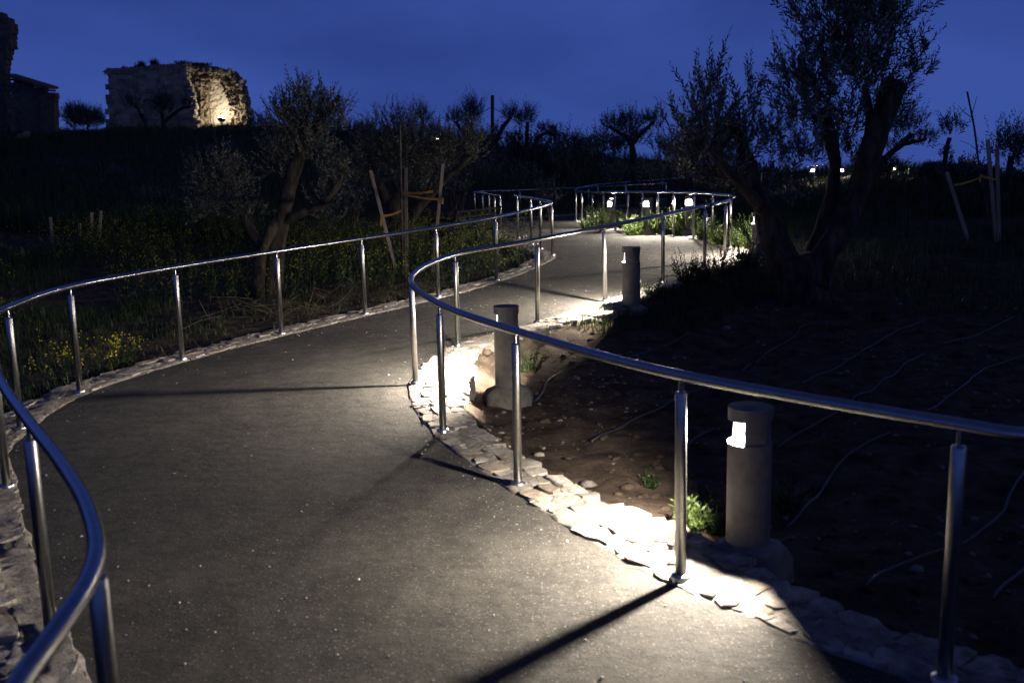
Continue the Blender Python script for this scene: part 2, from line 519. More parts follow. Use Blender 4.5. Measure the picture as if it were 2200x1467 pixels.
R_rail = [(3.6, 1.7), (2.5, 2.55)] + T_((2200, 933), (2062, 912)) + B_((1462, 1248), (1113, 1046), (952, 931), (893, 827), (984, 745), (1155, 695),
      (1300, 650), (1424, 609), (1514, 575), (1557, 558), (1569, 533), (1530, 524), (1490, 515), (1447, 509), (1413, 505.5), (1380, 502.5),
      (1349, 500), (1321, 496), (1297, 491), (1273, 486), (1250, 480), (1238, 476)) + T_((1241, 405), (1284, 397), (1344, 392), (1423, 386), (1492, 380))
R_posts = [1, 3] + list(range(4, 26)) + [27, 28, 29, 30]
L_rail = [(-0.72, 0.5), (-0.80, 1.2)] + T_((40, 1467), (120, 1355), (185, 1255), (207, 1180), (186, 1085), (130, 992), (60, 903), (0, 815)) \
      + [(-2.95, 5.55), (-3.38, 6.3)] + B_((45, 925), (172, 845), (392, 775), (605, 720), (785, 677), (942, 640), (1067, 605), (1155, 571), (1187, 550), (1162, 537), (1142, 527), (1113, 514), (1107, 508))
L_posts = [1, 5, 8, 10, 11, 12, 13, 14, 15, 16, 17, 18, 20, 21, 22, 23]
K_rail = B_((1076, 506), (1064, 495), (1052, 487), (1038, 481), (1021, 476), (1061, 471.5), (1118, 469.5), (1195, 465), (1265, 460), (1344, 454), (1430, 446))
K_posts = [0, 1, 2, 3, 4, 6, 7, 8, 9, 10]

R_line = resample(catmull(R_rail, 10), 0.12)
L_line = resample(catmull(L_rail, 10), 0.12)
K_line = resample(catmull(K_rail, 10), 0.12)
G_line = resample(catmull([L_rail[-2], L_rail[-1], (-0.12, 20.6), K_rail[0], K_rail[1]], 8), 0.12)
gap = [p for p in G_line]
LK_line = resample(catmull([tuple(p) for p in L_line[::6]] + [(-0.05, 20.5)] + [tuple(p) for p in K_line[::6]], 4), 0.12)

def normals2(P):
    t = np.gradient(P, axis=0)
    t /= np.linalg.norm(t, axis=1, keepdims=True) + 1e-9
    return np.stack([-t[:, 1], t[:, 0]], axis=1)         # left of the direction of travel

def smooth_line(P, k=5):
    Q = np.pad(P, ((k, k), (0, 0)), mode='edge')
    w = np.ones(2 * k + 1) / (2 * k + 1)
    Q = np.stack([np.convolve(Q[:, i], w, 'valid') for i in range(2)], axis=1)
    Q[0] = P[0]; Q[-1] = P[-1]
    return Q

def offset_line(P, d):
    """d>0: to the left of travel; points that fold over in tight bends are dropped"""
    N = normals2(P)
    Q = P + N * (d[:, None] if hasattr(d, '__len__') else d)
    dd = np.abs(d).max() if hasattr(d, '__len__') else abs(d)
    keep = []
    for i in range(len(Q)):
        m_ = np.min(np.linalg.norm(P - Q[i], axis=1))
        di = abs(d[i]) if hasattr(d, '__len__') else dd
        if m_ >= di * 0.93: keep.append(i)
    return Q[keep]

R_in = offset_line(R_line, 0.05)          # edge of the asphalt along the right rail
L_in = offset_line(LK_line, -0.05)
POLY = np.concatenate([L_in, R_in[::-1]])
POLYr = np.concatenate([resample(L_in, 0.3), resample(R_in, 0.3)[::-1]])
nL = len(resample(L_in, 0.3))

def path_distance(X, Y):
    """signed distance to the asphalt (negative inside) and side (True: right bank)"""
    X = np.asarray(X, float); Y = np.asarray(Y, float); sh = X.shape
    x = X.ravel(); y = Y.ravel()
    A = POLYr; Bp = np.roll(POLYr, -1, axis=0)
    best = np.full(x.shape, 1e9); side = np.zeros(x.shape, bool); ins = np.zeros(x.shape, bool)
    for i in range(len(A)):
        ax, ay = A[i]; bx, by = Bp[i]
        dx, dy = bx - ax, by - ay
        crossing = ((ay > y) != (by > y))
        if crossing.any() and abs(dy) > 1e-12:
            xc = ax + (y - ay) / dy * dx
            ins ^= crossing & (x < xc)
        if i == nL - 1 or i == len(A) - 1: continue      # the open ends
        L2 = dx * dx + dy * dy + 1e-12
        t = np.clip(((x - ax) * dx + (y - ay) * dy) / L2, 0, 1)
        d = (x - ax - t * dx) ** 2 + (y - ay - t * dy) ** 2
        b = d < best
        best[b] = d[b]; side[b] = i >= nL
    d = np.sqrt(best)
    d[ins] *= -1
    return d.reshape(sh), side.reshape(sh)

# ridge of the hill: (photo column, photo row, distance)
_RG = [(-900, 290, 80), (0, 284, 80), (230, 274, 80), (530, 268, 76), (750, 284, 66), (900, 306, 58), (1100, 316, 54), (1300, 320, 50), (1450, 336, 46), (1650, 358, 42),
       (1900, 366, 36), (2050, 376, 33), (2200, 396, 30), (3000, 420, 28)]
_RP = [at(a, b, c) for a, b, c in _RG]
_RU = np.array([p.x / p.y for p in _RP]); _RY = np.array([p.y for p in _RP]); _RZ = np.array([p.z for p in _RP])
_U0 = np.array([-1.0, -.5, -.25, -.1, 0, .1, .18, .26, .35, .6]); _Y0 = np.array([8, 9, 14, 20, 28, 32, 26, 12, 8, 6])

def hill(X, Y):
    Yc = np.maximum(Y, 1.0)
    u = np.clip(X / Yc, -0.9, 0.9)
    yr = np.interp(u, _RU, _RY); zr = np.interp(u, _RU, _RZ); y0 = np.interp(u, _U0, _Y0)
    t = np.clip((Y - y0) / (yr - y0), 0, 1.0)
    sm = t ** 1.35
    z = sm * zr
    over = np.maximum(Y - yr, 0)
    return z - 0.03 * over * sstep(0, 6, over)

def ground(X, Y, fine=True):
    X = np.asarray(X, float); Y = np.asarray(Y, float)
    d, side = path_distance(X, Y)
    base = zp(X, Y)
    s = np.maximum(d, 0)
    near = 1 - sstep(1.0, 9.0, s)
    drop_r = 0.13 * sstep(0.30, 0.62, s) * (1 - 0.8 * sstep(1.2, 4.0, s)) * (1 - sstep(9, 11, Y)) + 0.05 * sstep(0.3, 0.6, s)
    drop_l = 0.08 * sstep(0.30, 0.6, s) + 0.22 * sstep(0.6, 2.2, s) * (1 - sstep(8.0, 11, Y)) * (1 - sstep(3, 7, s))
    z = base * near + hill(X, Y) * (1 - near) - np.where(side, drop_r, drop_l)
    rough = sstep(0.3, 1.5, s)
    z = z + rough * (0.10 * fbm(X * 0.55, Y * 0.55, 3) + 0.25 * sstep(4, 20, s) * fbm(X * 0.16, Y * 0.16, 3))
    if fine:
        z = z + sstep(0.33, 0.6, s) * 0.06 * fbm(X * 4.3, Y * 4.3, 3)
    return np.where(d < 0.33, base - 0.14, z)

def g1(x, y): return float(ground(np.array([x]), np.array([y]))[0])

def on_ground(px, py, ymax=120):
    d = ray(px, py)
    Ys = np.concatenate([np.arange(1.2, 30, 0.04), np.arange(30, ymax, 0.2)])
    T = Ys / d.y
    X = CAM_P.x + d.x * T; Z = CAM_H + d.z * T
    g = ground(X, Ys)
    hit = np.where(Z <= g)[0]
    i = hit[0] if len(hit) else len(Ys) - 1
    return Vector((X[i], Ys[i], g[i]))

# ------------------------------------------------------------------ ground
def grow(a, b, s0, k):
    out = [a]; s = s0
    while out[-1] < b:
        out.append(out[-1] + s); s *= k
    return out
xs = np.array([-v for v in grow(5.5, 420, 0.12, 1.075)][::-1] + list(np.arange(-5.4, 7.55, 0.085)) + grow(7.6, 420, 0.12, 1.075))
ys = np.array(list(np.arange(-2.5, 1.5, 0.25)) + list(np.arange(1.5, 15, 0.085)) + grow(15.0, 420, 0.11, 1.022))
GX, GY = np.meshgrid(xs, ys)
GZ = ground(GX, GY)
nx, ny = len(xs), len(ys)
idx = np.arange(nx * ny).reshape(ny, nx)
GF = np.stack([idx[:-1, :-1], idx[:-1, 1:], idx[1:, 1:], idx[1:, :-1]], axis=-1).reshape(-1, 4)
g_obj = fast_mesh('ground', np.stack([GX.ravel(), GY.ravel(), GZ.ravel()], axis=1), GF, M['soil'], smooth=True)
tag(g_obj, 'dark bare soil and hillside on both sides of the path', None, kind='structure')

# ------------------------------------------------------------------ path: asphalt laid in panels, with open joints between them
def arc_of(P, pt):
    return int(np.argmin(np.linalg.norm(P - np.array(pt), axis=1)))

path = empty('path')
tag(path, 'winding dark asphalt footpath strewn with pale grit', None, kind='structure')
joints = [((400, 781), (1100, 706)), ((1098, 597), (1466, 591)), ((1189, 556), (1537, 531))]
cutsL = [0] + [arc_of(L_in, on_path(*a)) for a, _ in joints] + [arc_of(L_in, (-0.2, 21.5)), arc_of(L_in, K_line[int(len(K_line) * 0.42)]), len(L_in) - 1]
cutsR = [0] + [arc_of(R_in, on_path(*b)) for _, b in joints] + [arc_of(R_in, R_rail[20]), arc_of(R_in, R_rail[26]), len(R_in) - 1]
def shrink(A, B, g):                     # pull the two ends of an edge back from the joint
    return A
for k in range(len(cutsL) - 1):
    a = L_in[cutsL[k]:cutsL[k + 1] + 1]; b = R_in[cutsR[k]:cutsR[k + 1] + 1]
    a = a.copy(); b = b.copy()
    # a joint 14 mm wide
    def trim(P, g=0.010):
        if len(P) > 3:
            P[0] = P[0] + (P[1] - P[0]) / np.linalg.norm(P[1] - P[0]) * g
            P[-1] = P[-1] + (P[-2] - P[-1]) / np.linalg.norm(P[-2] - P[-1]) * g
        return P
    a = trim(a); b = trim(b)
    poly = np.concatenate([a, b[::-1]])
    z = zp(poly[:, 0], poly[:, 1])
    tris = mgeo.tessellate_polygon([[Vector((p[0], p[1], 0)) for p in poly]])
    n = len(poly)
    V = [(p[0], p[1], zz) for p, zz in zip(poly, z)] + [(p[0], p[1], zz - 0.05) for p, zz in zip(poly, z)]
    F = []
    for t in tris:
        p0, p1, p2 = (poly[i] for i in t)
        cr = (p1[0] - p0[0]) * (p2[1] - p0[1]) - (p1[1] - p0[1]) * (p2[0] - p0[0])
        F.append(tuple(t) if cr > 0 else tuple(reversed(t)))
    F += [(i, i + n, (i + 1) % n + n, (i + 1) % n) for i in range(n)]
    mesh_obj('asphalt_panel', V, F, M['asphalt'], path)

# ------------------------------------------------------------------ kerbs of rough stone set in mortar
def kerb(name, label, line, sgn, width, s_max_parts, seed, red=None):
    """line: rail line; sgn=+1 when the outer bank is to the right of travel"""
    rnd = random.Random(seed)
    root = empty(name)
    tag(root, label, None, kind='structure')
    P = smooth_line(resample(line, 0.08), 2)
    N = -normals2(P) * sgn                                # outward
    S = np.concatenate([[0], np.cumsum(np.linalg.norm(np.diff(P, axis=0), axis=1))])
    def pt(s, t):
        x = np.interp(s, S, P[:, 0]); y = np.interp(s, S, P[:, 1])
        nx_ = np.interp(s, S, N[:, 0]); ny_ = np.interp(s, S, N[:, 1])
        return x + nx_ * t, y + ny_ * t
    # mortar bed: profile swept along the line
    V, F = [], []
    prof = [(-0.075, -0.06), (-0.062, 0.001), (-0.03, 0.008), (0.02, 0.014), (0.10, 0.018), (0.45, 0.019), (0.58, 0.018), (0.70, 0.018), (0.82, 0.014), (0.92, 0.004), (0.98, -0.03), (1.02, -0.45)]
    ss = np.arange(0, S[-1], 0.045)
    for s in ss:
        w = width(s)
        for k, (t, h) in enumerate(prof):
            tt = t if k < 5 else t * w
            j = 0.6 if 1 <= k <= 10 else 0.2
            x, y = pt(s, tt + j * 0.05 * vnoise(s * 7.0 + k * 3.1, seed * 1.7 + k))
            V.append((x, y, float(zp(x, y)) + h + (0.030 * float(vnoise(s * 13 + k * 9.7, seed)) if 1 < k < 10 else 0)))
    m_ = len(prof)
    for i in range(len(ss) - 1):
        for k in range(m_ - 1):
            q = (i * m_ + k, i * m_ + k + 1, (i + 1) * m_ + k + 1, (i + 1) * m_ + k)
            F.append(q if sgn > 0 else q[::-1])
    mesh_obj('mortar_bed', V, F, M['mortar'], root, smooth=True)
    # stones
    cells = []
    wmean = width(0)
    s = 0.05
    s_row = [0.0, 0.0, 0.0, 0.0]
    stones = []
    for row in range(8):
        s = rnd.uniform(0, 0.15)
        while s < S[-1] - 0.5:
            w = width(s)
            rows = max(2, int(round(w / 0.105)))
            Ls = rnd.uniform(0.07, 0.22)
            if row < rows:
                t0 = -0.05 + (w + 0.05) * row / rows; t1 = -0.05 + (w + 0.05) * (row + 1) / rows
                stones.append((s, s + Ls, t0, t1, row))
            s += Ls
    stones.sort()
    far_V, far_F = [], []
    count = 0
    for (s0, s1, t0, t1, row) in stones:
        if rnd.random() < 0.04: continue
        j = lambda a: rnd.uniform(-a, a)
        g = rnd.uniform(0.0, 0.010)
        c = [(s0 + g + j(.015), t0 + g * .6 + j(.02)), (s1 - g + j(.015), t0 + g * .6 + j(.02)), (s1 - g + j(.02), t1 - g * .6 + j(.022)), (s0 + g + j(.02), t1 - g * .6 + j(.022))]
        # outline of ten points with cut corners
        out = []
        for k in range(4):
            a = np.array(c[k]); b = np.array(c[(k + 1) % 4]); p_ = np.array(c[k - 1])
            r1 = rnd.uniform(.12, .34); r2 = rnd.uniform(.12, .34)
            out.append(a + (p_ - a) * r1 * 0.7)
            out.append(a + (b - a) * r2)
        out = [o + np.array([j(.016), j(.016)]) for o in out]
        n = len(out)
        hgt = rnd.choice([0.012, 0.016, 0.019, 0.022, 0.026]) if row else rnd.choice([0.004, 0.006, 0.009, 0.012])
        tilt = (j(.05), j(.05)) if row else (j(.03), j(.02))
        cen = sum(out) / n
        V, F = [], []
        for lev, (sc_, hz) in enumerate(((1.02, -0.35), (1.0, 0.70), (0.95, 1.0), (0.5, 1.04))):
            for o in out:
                q = cen + (o - cen) * sc_
                x, y = pt(q[0], q[1])
                z0 = float(zp(x, y))
                h = hgt * hz + (0 if lev == 0 else (q[0] - cen[0]) * tilt[0] + (q[1] - cen[1]) * tilt[1])
                if lev >= 1: h += 0.010 * mnoise.noise(Vector((x * 19, y * 19, lev * 2 + seed)))
                V.append((x, y, z0 + h + 0.004))
        cx, cy = pt(*cen)
        V.append((cx, cy, float(zp(cx, cy)) + hgt + 0.006 + j(.006)))
        for lev in range(3):
            for k in range(n):
                q = (lev * n + k, lev * n + (k + 1) % n, (lev + 1) * n + (k + 1) % n, (lev + 1) * n + k)
                F.append(q if sgn < 0 else q[::-1])
        for k in range(n):
            q = (3 * n + k, 3 * n + (k + 1) % n, 4 * n)
            F.append(q if sgn < 0 else q[::-1])
        r_ = rnd.random()
        mat = M['limestone'] if r_ < .74 else M['limestone_b']
        if red and math.hypot(cx - red[0], cy - red[1]) < 0.10: mat = M['terracotta']
        in_view = cy > 1.8
        if s0 < s_max_parts and count < 298 and in_view:
            st_ = mesh_obj('stone', V, F, mat, root, smooth=True); st_.data.set_sharp_from_angle(angle=math.radians(24)); count += 1
        elif in_view:
            k0 = len(far_V); far_V += V; far_F += [tuple(i + k0 for i in f) for f in F]
    if far_V:
        o = mesh_obj('small_stones', far_V, far_F, M['limestone'], root, smooth=True)
        o.data.set_sharp_from_angle(angle=math.radians(24))
        o['kind'] = 'stuff'
    return S[-1]

Sr = np.concatenate([[0], np.cumsum(np.linalg.norm(np.diff(R_line, axis=0), axis=1))])
sD = Sr[arc_of(R_line, R_rail[7])]
sA = Sr[arc_of(R_line, R_rail[4])]
sF = Sr[arc_of(R_line, R_rail[9])]
kerb('kerb_right', 'rough pale stone kerb set in mortar under the right handrail', R_line, +1,
     lambda s: 0.26 + 0.22 * math.exp(-((s - sD - 0.1) / 0.75) ** 2) + 0.16 * math.exp(-((s - sA - 0.35) / 0.6) ** 2) + 0.2 * math.exp(-((s - sF - 0.8) / 0.8) ** 2), 40, 11)
kerb('kerb_left', 'rough pale stone kerb under the left handrail', LK_line, -1, lambda s: 0.21 + 0.06 * float(sstep(3.5, 6.5, s)), 60, 23, red=on_path(128, 880))

# ------------------------------------------------------------------ handrails
def build_post_proto():
    root = None
    V, F = lathe([(0.0, 0.0), (0.024, 0.0), (0.024, 0.795), (0.021, 0.803), (0.0, 0.803)], 16)
    post = mesh_obj('post', V, F, M['satin'], None, smooth=True)
    V, F = lathe([(0.0095, 0.80), (0.0095, 0.870)], 10)
    sp = mesh_obj('spigot', V, F, M['steel'], post, smooth=True)
    V, F = lathe([(0.024, 0.012), (0.027, 0.010), (0.041, 0.007), (0.043, 0.004), (0.043, -0.03)], 20)
    bp = mesh_obj('base_flange', V, F, M['satin'], post, smooth=True)
    for o in (post, sp, bp):
        for p in o.data.polygons: p.use_smooth = True
    return post
proto_used = [False]
PROTO = build_post_proto()

def handrail(label, pts, post_ids, line=None, radius=0.0225, ends=(True, True), group=None):
    x0, y0 = pts[post_ids[len(post_ids) // 2]]
    root = empty('handrail', (0, 0, 0))
    tag(root, label, 'handrail', group)
    C2 = resample(catmull(pts, 12), 0.06)
    z = zp(C2[:, 0], C2[:, 1]) + RAIL_H
    z = np.convolve(np.pad(z, 10, mode='edge'), np.ones(21) / 21, 'valid')
    V, F = sweep(np.column_stack([C2, z]), radius, 14)
    mesh_obj('top_rail', V, F, M['steel'], root, smooth=True)
    rr = random.Random(len(pts))
    for i in post_ids:
        x, y = pts[i]
        if not proto_used[0]:
            p = PROTO; p.parent = root; proto_used[0] = True
        else:
            p = PROTO.copy(); COL.objects.link(p); p.parent = root
            for ch in PROTO.children:
                c = ch.copy(); COL.objects.link(c); c.parent = p
        p.location = (x, y, float(zp(x, y)) + 0.025)
        p.rotation_euler = (rr.uniform(-.008, .008), rr.uniform(-.008, .008), 0)
        p.scale = (1, 1, (RAIL_H - 0.028) / 0.87)
    return root

handrail('curving stainless steel handrail along the bollard lights on the right side of the path', R_rail, R_posts)
handrail('long stainless steel handrail sweeping along the left side of the path', L_rail, L_posts)
handrail('distant stainless handrail behind the bench at the far bend of the path', K_rail, K_posts)

# ------------------------------------------------------------------ bollard lights
def bollard_proto():
    """opening faces -x"""
    root = empty('bollard_light')
    V, F = lathe([(0.102, 0.0), (0.102, 0.516)], 32)
    b = mesh_obj('body', V, F, M['lamp_body'], root, smooth=True)
    HA = math.radians(61)
    a0, a1 = math.pi - HA, math.pi + HA
    # bevelled shoulder: grey behind, white reflector in front
    V, F = lathe([(0.102, 0.516), (0.095, 0.524)], 24, a1, a0 + 2 * math.pi)
    mesh_obj('shoulder', V, F, M['lamp_body'], root, smooth=True)
    V, F = lathe([(0.102, 0.516), (0.0, 0.536)], 20, a0, a1)
    mesh_obj('reflector', V, F, M['reflector'], root, smooth=True)
    # shell of the neck behind, with two cheeks that bound the beam
    s1 = lathe([(0.095, 0.524), (0.095, 0.628)], 24, a1, a0 + 2 * math.pi)
    ch = []
    for a in (a0, a1):
        c, s = math.cos(a), math.sin(a)
        ch.append(([(c * r, s * r, z) for r, z in ((0.0, .53), (.099, .517), (.100, .628), (.0, .628))], [(0, 1, 2, 3)]))
    V, F = s1
    mesh_obj('neck_shell', V, F, M['lamp_body'], root, smooth=False)
    for V, F in ch:
        mesh_obj('baffle', V, F, M['baffle'], root)
    # light engine under the cap, facing down
    V, F = lathe([(0.056, 0.6195), (0.034, 0.6175)], 14, a0 + .30, a1 - .30)
    mesh_obj('lamp_lens', V, F, M['lamp'], root, smooth=False)
    V, F = lathe([(0.031, 0.535), (0.029, 0.612)], 12, a0 + .18, a1 - .18)
    mesh_obj('frosted_glass', V, F, M['lamp_glass'], root, smooth=True)
    V, F = lathe([(0.080, 0.524), (0.074, 0.622)], 18, a0 + .02, a1 - .02)
    mesh_obj('lens_cover', V, F, M['cover'], root, smooth=True)
    V, F = lathe([(0.0, 0.624), (0.1025, 0.624), (0.1025, 0.684), (0.0, 0.686)], 32)
    cp = mesh_obj('cap', V, F, M['lamp_body'], root)
    for p in cp.data.polygons:
        p.use_smooth = False
    n = 18
    V, F = [], []
    V += [(0.19 * math.cos(2 * math.pi * k / n) * (1 + .18 * math.sin(k * 2.3)), 0.17 * math.sin(2 * math.pi * k / n) * (1 + .15 * math.cos(k * 1.7)), -0.16) for k in range(n)]
    V += [(v[0] * .97, v[1] * .97, -0.045 + .012 * math.sin(i * 1.9)) for i, v in enumerate(V[:n])]
    V += [(v[0] * .82, v[1] * .82, 0.004 + .010 * math.sin(i * 2.7)) for i, v in enumerate(V[:n])]
    V += [(0.10 * math.cos(2 * math.pi * k / n), 0.10 * math.sin(2 * math.pi * k / n), 0.035) for k in range(n)]
    for r in range(3):
        F += [(r * n + k, r * n + (k + 1) % n, (r + 1) * n + (k + 1) % n, (r + 1) * n + k) for k in range(n)]
    F.append(tuple(range(3 * n, 4 * n)))
    mesh_obj('concrete_footing', V, F, M['concrete'], root, smooth=True)
    return root

BOL = [bollard_proto(), False]
def bollard(label, loc, face, scale=1.0):
    """face: direction (x,y) the lamp opening looks to"""
    o = BOL[0] if not BOL[1] else copy_tree(BOL[0])
    BOL[1] = True
    o.location = loc
    o.rotation_euler = (0, 0, math.atan2(face[1], face[0]) - math.pi)
    o.scale = (scale,) * 3
    tag(o, label, 'bollard light', 'bollard lights along the path')
    return o

def dim_bollard(label, loc, face):
    b = bollard(label, loc, face)
    for c in b.children:
        for nm, mt in (('lamp_lens', 'lamp_mid'), ('frosted_glass', 'lamp_mid_glass')):
            if c.name.startswith(nm):
                c.data = c.data.copy(); c.data.materials.clear(); c.data.materials.append(M[mt])
    return b

def bol_px(px, py, z=None):
    p = on_ground(px, py) if z is None else at_z(px, py, z)
    return (p.x, p.y, p.z)

bollard('nearest grey bollard light with its bright window by the handrail post', bol_px(1606, 1174, 0.09), (-1.0, 0.0), 0.95)
bollard('grey bollard light behind the rail where the kerb is floodlit', bol_px(1091, 836, 0.0), (-0.97, 0.24))
bollard('dark grey bollard light standing in front of the asphalt past the bend', bol_px(1356, 661, 0.18), (-0.92, 0.39))
bollard('grey bollard light half hidden behind the big olive trunk', bol_px(1628, 552, 0.30), (-0.85, 0.45))
dim_bollard('small bollard light in the shrubs, right one of the far bend', bol_px(1391, 497, 0.34), (-0.75, -0.60))
dim_bollard('small bollard light in the shrubs, front one of the far pair', bol_px(1313, 489, 0.22), (-0.8, -0.55))
dim_bollard('small bollard light in the shrubs, rear one of the far pair', bol_px(1316, 474, 0.13), (-0.7, -0.7))
dim_bollard('distant bollard light glowing at the right end of the far bend', bol_px(1482, 496, 0.40), (-0.7, -0.7))
def far_bol(label, px, py, Y, face):
    p = at(px, py, Y)                       # the lamp window
    b = bollard(label, (p.x, p.y, p.z - 0.575), face)
    for c in b.children:
        if c.name.startswith(('lamp_lens', 'frosted_glass')):
            c.data = c.data.copy(); c.data.materials.clear(); c.data.materials.append(M['lamp_far'])
far_bol('far bollard light on the dark hillside left of the pole', 940, 299, 50, (-.3, -1))
far_bol('bright far bollard light behind the forked olive tree', 1746, 366, 38, (-.2, -1))
far_bol('far bollard light seen through the gap in the olive trunks', 1809, 366, 38, (-.5, -.8))
far_bol('far bollard light on the skyline right of the big olive tree', 1921, 361, 34, (-.3, -1))
far_bol('tiny far bollard light under a leaning olive limb', 1883, 347, 40, (-.3, -1))

# distant handrail behind the big olive
def far_rail():
    pts = [at(x, y, Y) for x, y, Y in ((1636, 368, 37), (1660, 364.5, 37.3), (1700, 363, 38), (1740, 358, 39), (1800, 352, 40.5))]
    root = empty('handrail'); tag(root, 'short far handrail gleaming on the skyline behind the big olive tree', 'handrail')
    V, F = sweep(catmull([tuple(p) for p in pts], 6), 0.024, 8)
    mesh_obj('top_rail', V, F, M['steel'], root, smooth=True)
    for t in (pts[0], pts[1], pts[2], pts[3]):
        p = PROTO.copy(); COL.objects.link(p); p.parent = root
        for chd in PROTO.children:
            c = chd.copy(); COL.objects.link(c); c.parent = p
        p.location = (t.x, t.y, t.z - 0.87); p.scale = (1, 1, 1); p.rotation_euler = (0, 0, 0)
far_rail()

# ------------------------------------------------------------------ foliage helpers
def unit(a):
    return a / (np.linalg.norm(a, axis=-1, keepdims=True) + 1e-9)

def leaf_arrays(pos, axis, L, W, fold=0.25, rng=RNG):
    """one folded lozenge per leaf: base, right, tip, left -> two triangles"""
    n = len(pos)
    rv = rng.normal(size=(n, 3))
    side = unit(np.cross(axis, rv))
    nor = np.cross(side, axis)
    L = np.broadcast_to(L, n)[:, None]; W = np.broadcast_to(W, n)[:, None]
    mid = pos + axis * L * 0.45 + nor * W * fold
    V = np.stack([pos, mid + side * W * 0.5 - nor * W * fold, pos + axis * L, mid - side * W * 0.5 - nor * W * fold], axis=1).reshape(-1, 3)
    b = np.arange(n)[:, None] * 4
    F = np.concatenate([b + np.array([[0, 1, 2]]), b + np.array([[0, 2, 3]])], axis=0)
    return V, F

def stem_arrays(a, b, r0, r1):
    """three-sided twigs from points a to b"""
    n = len(a)
    t = unit(b - a)
    ref = np.where(np.abs(t[:, 2:3]) < 0.9, np.array([[0, 0, 1.0]]), np.array([[1.0, 0, 0]]))
    u = unit(np.cross(t, ref)); v = np.cross(t, u)
    r0 = np.broadcast_to(r0, n)[:, None]; r1 = np.broadcast_to(r1, n)[:, None]
    ring = []
    for k in range(3):
        c, s = math.cos(2.094 * k), math.sin(2.094 * k)
        ring.append(a + (u * c + v * s) * r0)
    for k in range(3):
        c, s = math.cos(2.094 * k), math.sin(2.094 * k)
        ring.append(b + (u * c + v * s) * r1)
    V = np.stack(ring, axis=1).reshape(-1, 3)
    base = np.arange(n)[:, None] * 6
    q = np.array([[0, 1, 4], [0, 4, 3], [1, 2, 5], [1, 5, 4], [2, 0, 3], [2, 3, 5]])
    F = (base[:, None, :] + q[None, :, :]).reshape(-1, 3)
    return V, F

def shoots(org, dirs, length, n_leaf, leaf_len, leaf_w, rng, bend=0.25, up=0.3, open_=0.75):
    """leafy shoots: returns leaf arrays and stem arrays"""
    n = len(org)
    L = np.asarray(length)
    side = unit(np.cross(dirs, rng.normal(size=(n, 3))))
    t = np.linspace(0.12, 1.0, n_leaf)
    bendv = (side * rng.uniform(-1, 1, (n, 1)) * bend + np.array([0, 0, up]))
    P = lambda tt: org[:, None, :] + dirs[:, None, :] * (L[:, None, None] * tt[None, :, None]) + bendv[:, None, :] * (L[:, None, None] * (tt ** 2)[None, :, None])
    pos = P(t)
    tang = unit(dirs[:, None, :] + bendv[:, None, :] * 2 * t[None, :, None])
    s2 = np.cross(dirs, side)
    ang = rng.uniform(0, 6.28, (n, 1)) + np.arange(n_leaf)[None, :] * 2.4
    rad = side[:, None, :] * np.cos(ang)[..., None] + s2[:, None, :] * np.sin(ang)[..., None]
    ax = unit(tang + rad * open_ + rng.normal(size=pos.shape) * 0.12)
    sz = (1.0 - 0.45 * t ** 3)[None, :] * rng.uniform(0.75, 1.2, (n, n_leaf))
    lv = leaf_arrays(pos.reshape(-1, 3), ax.reshape(-1, 3), (leaf_len * sz).ravel(), (leaf_w * sz).ravel(), rng=rng)
    q = np.array([0.0, 0.5, 1.0])
    S = P(q)
    a = np.concatenate([S[:, 0], S[:, 1]]); b = np.concatenate([S[:, 1], S[:, 2]])
    st = stem_arrays(a, b, 0.004, 0.002)
    return lv, st

def cat_arrays(lst):
    V, F, o = [], [], 0
    for v, f in lst:
        V.append(v); F.append(f + o); o += len(v)
    return np.concatenate(V), np.concatenate(F)

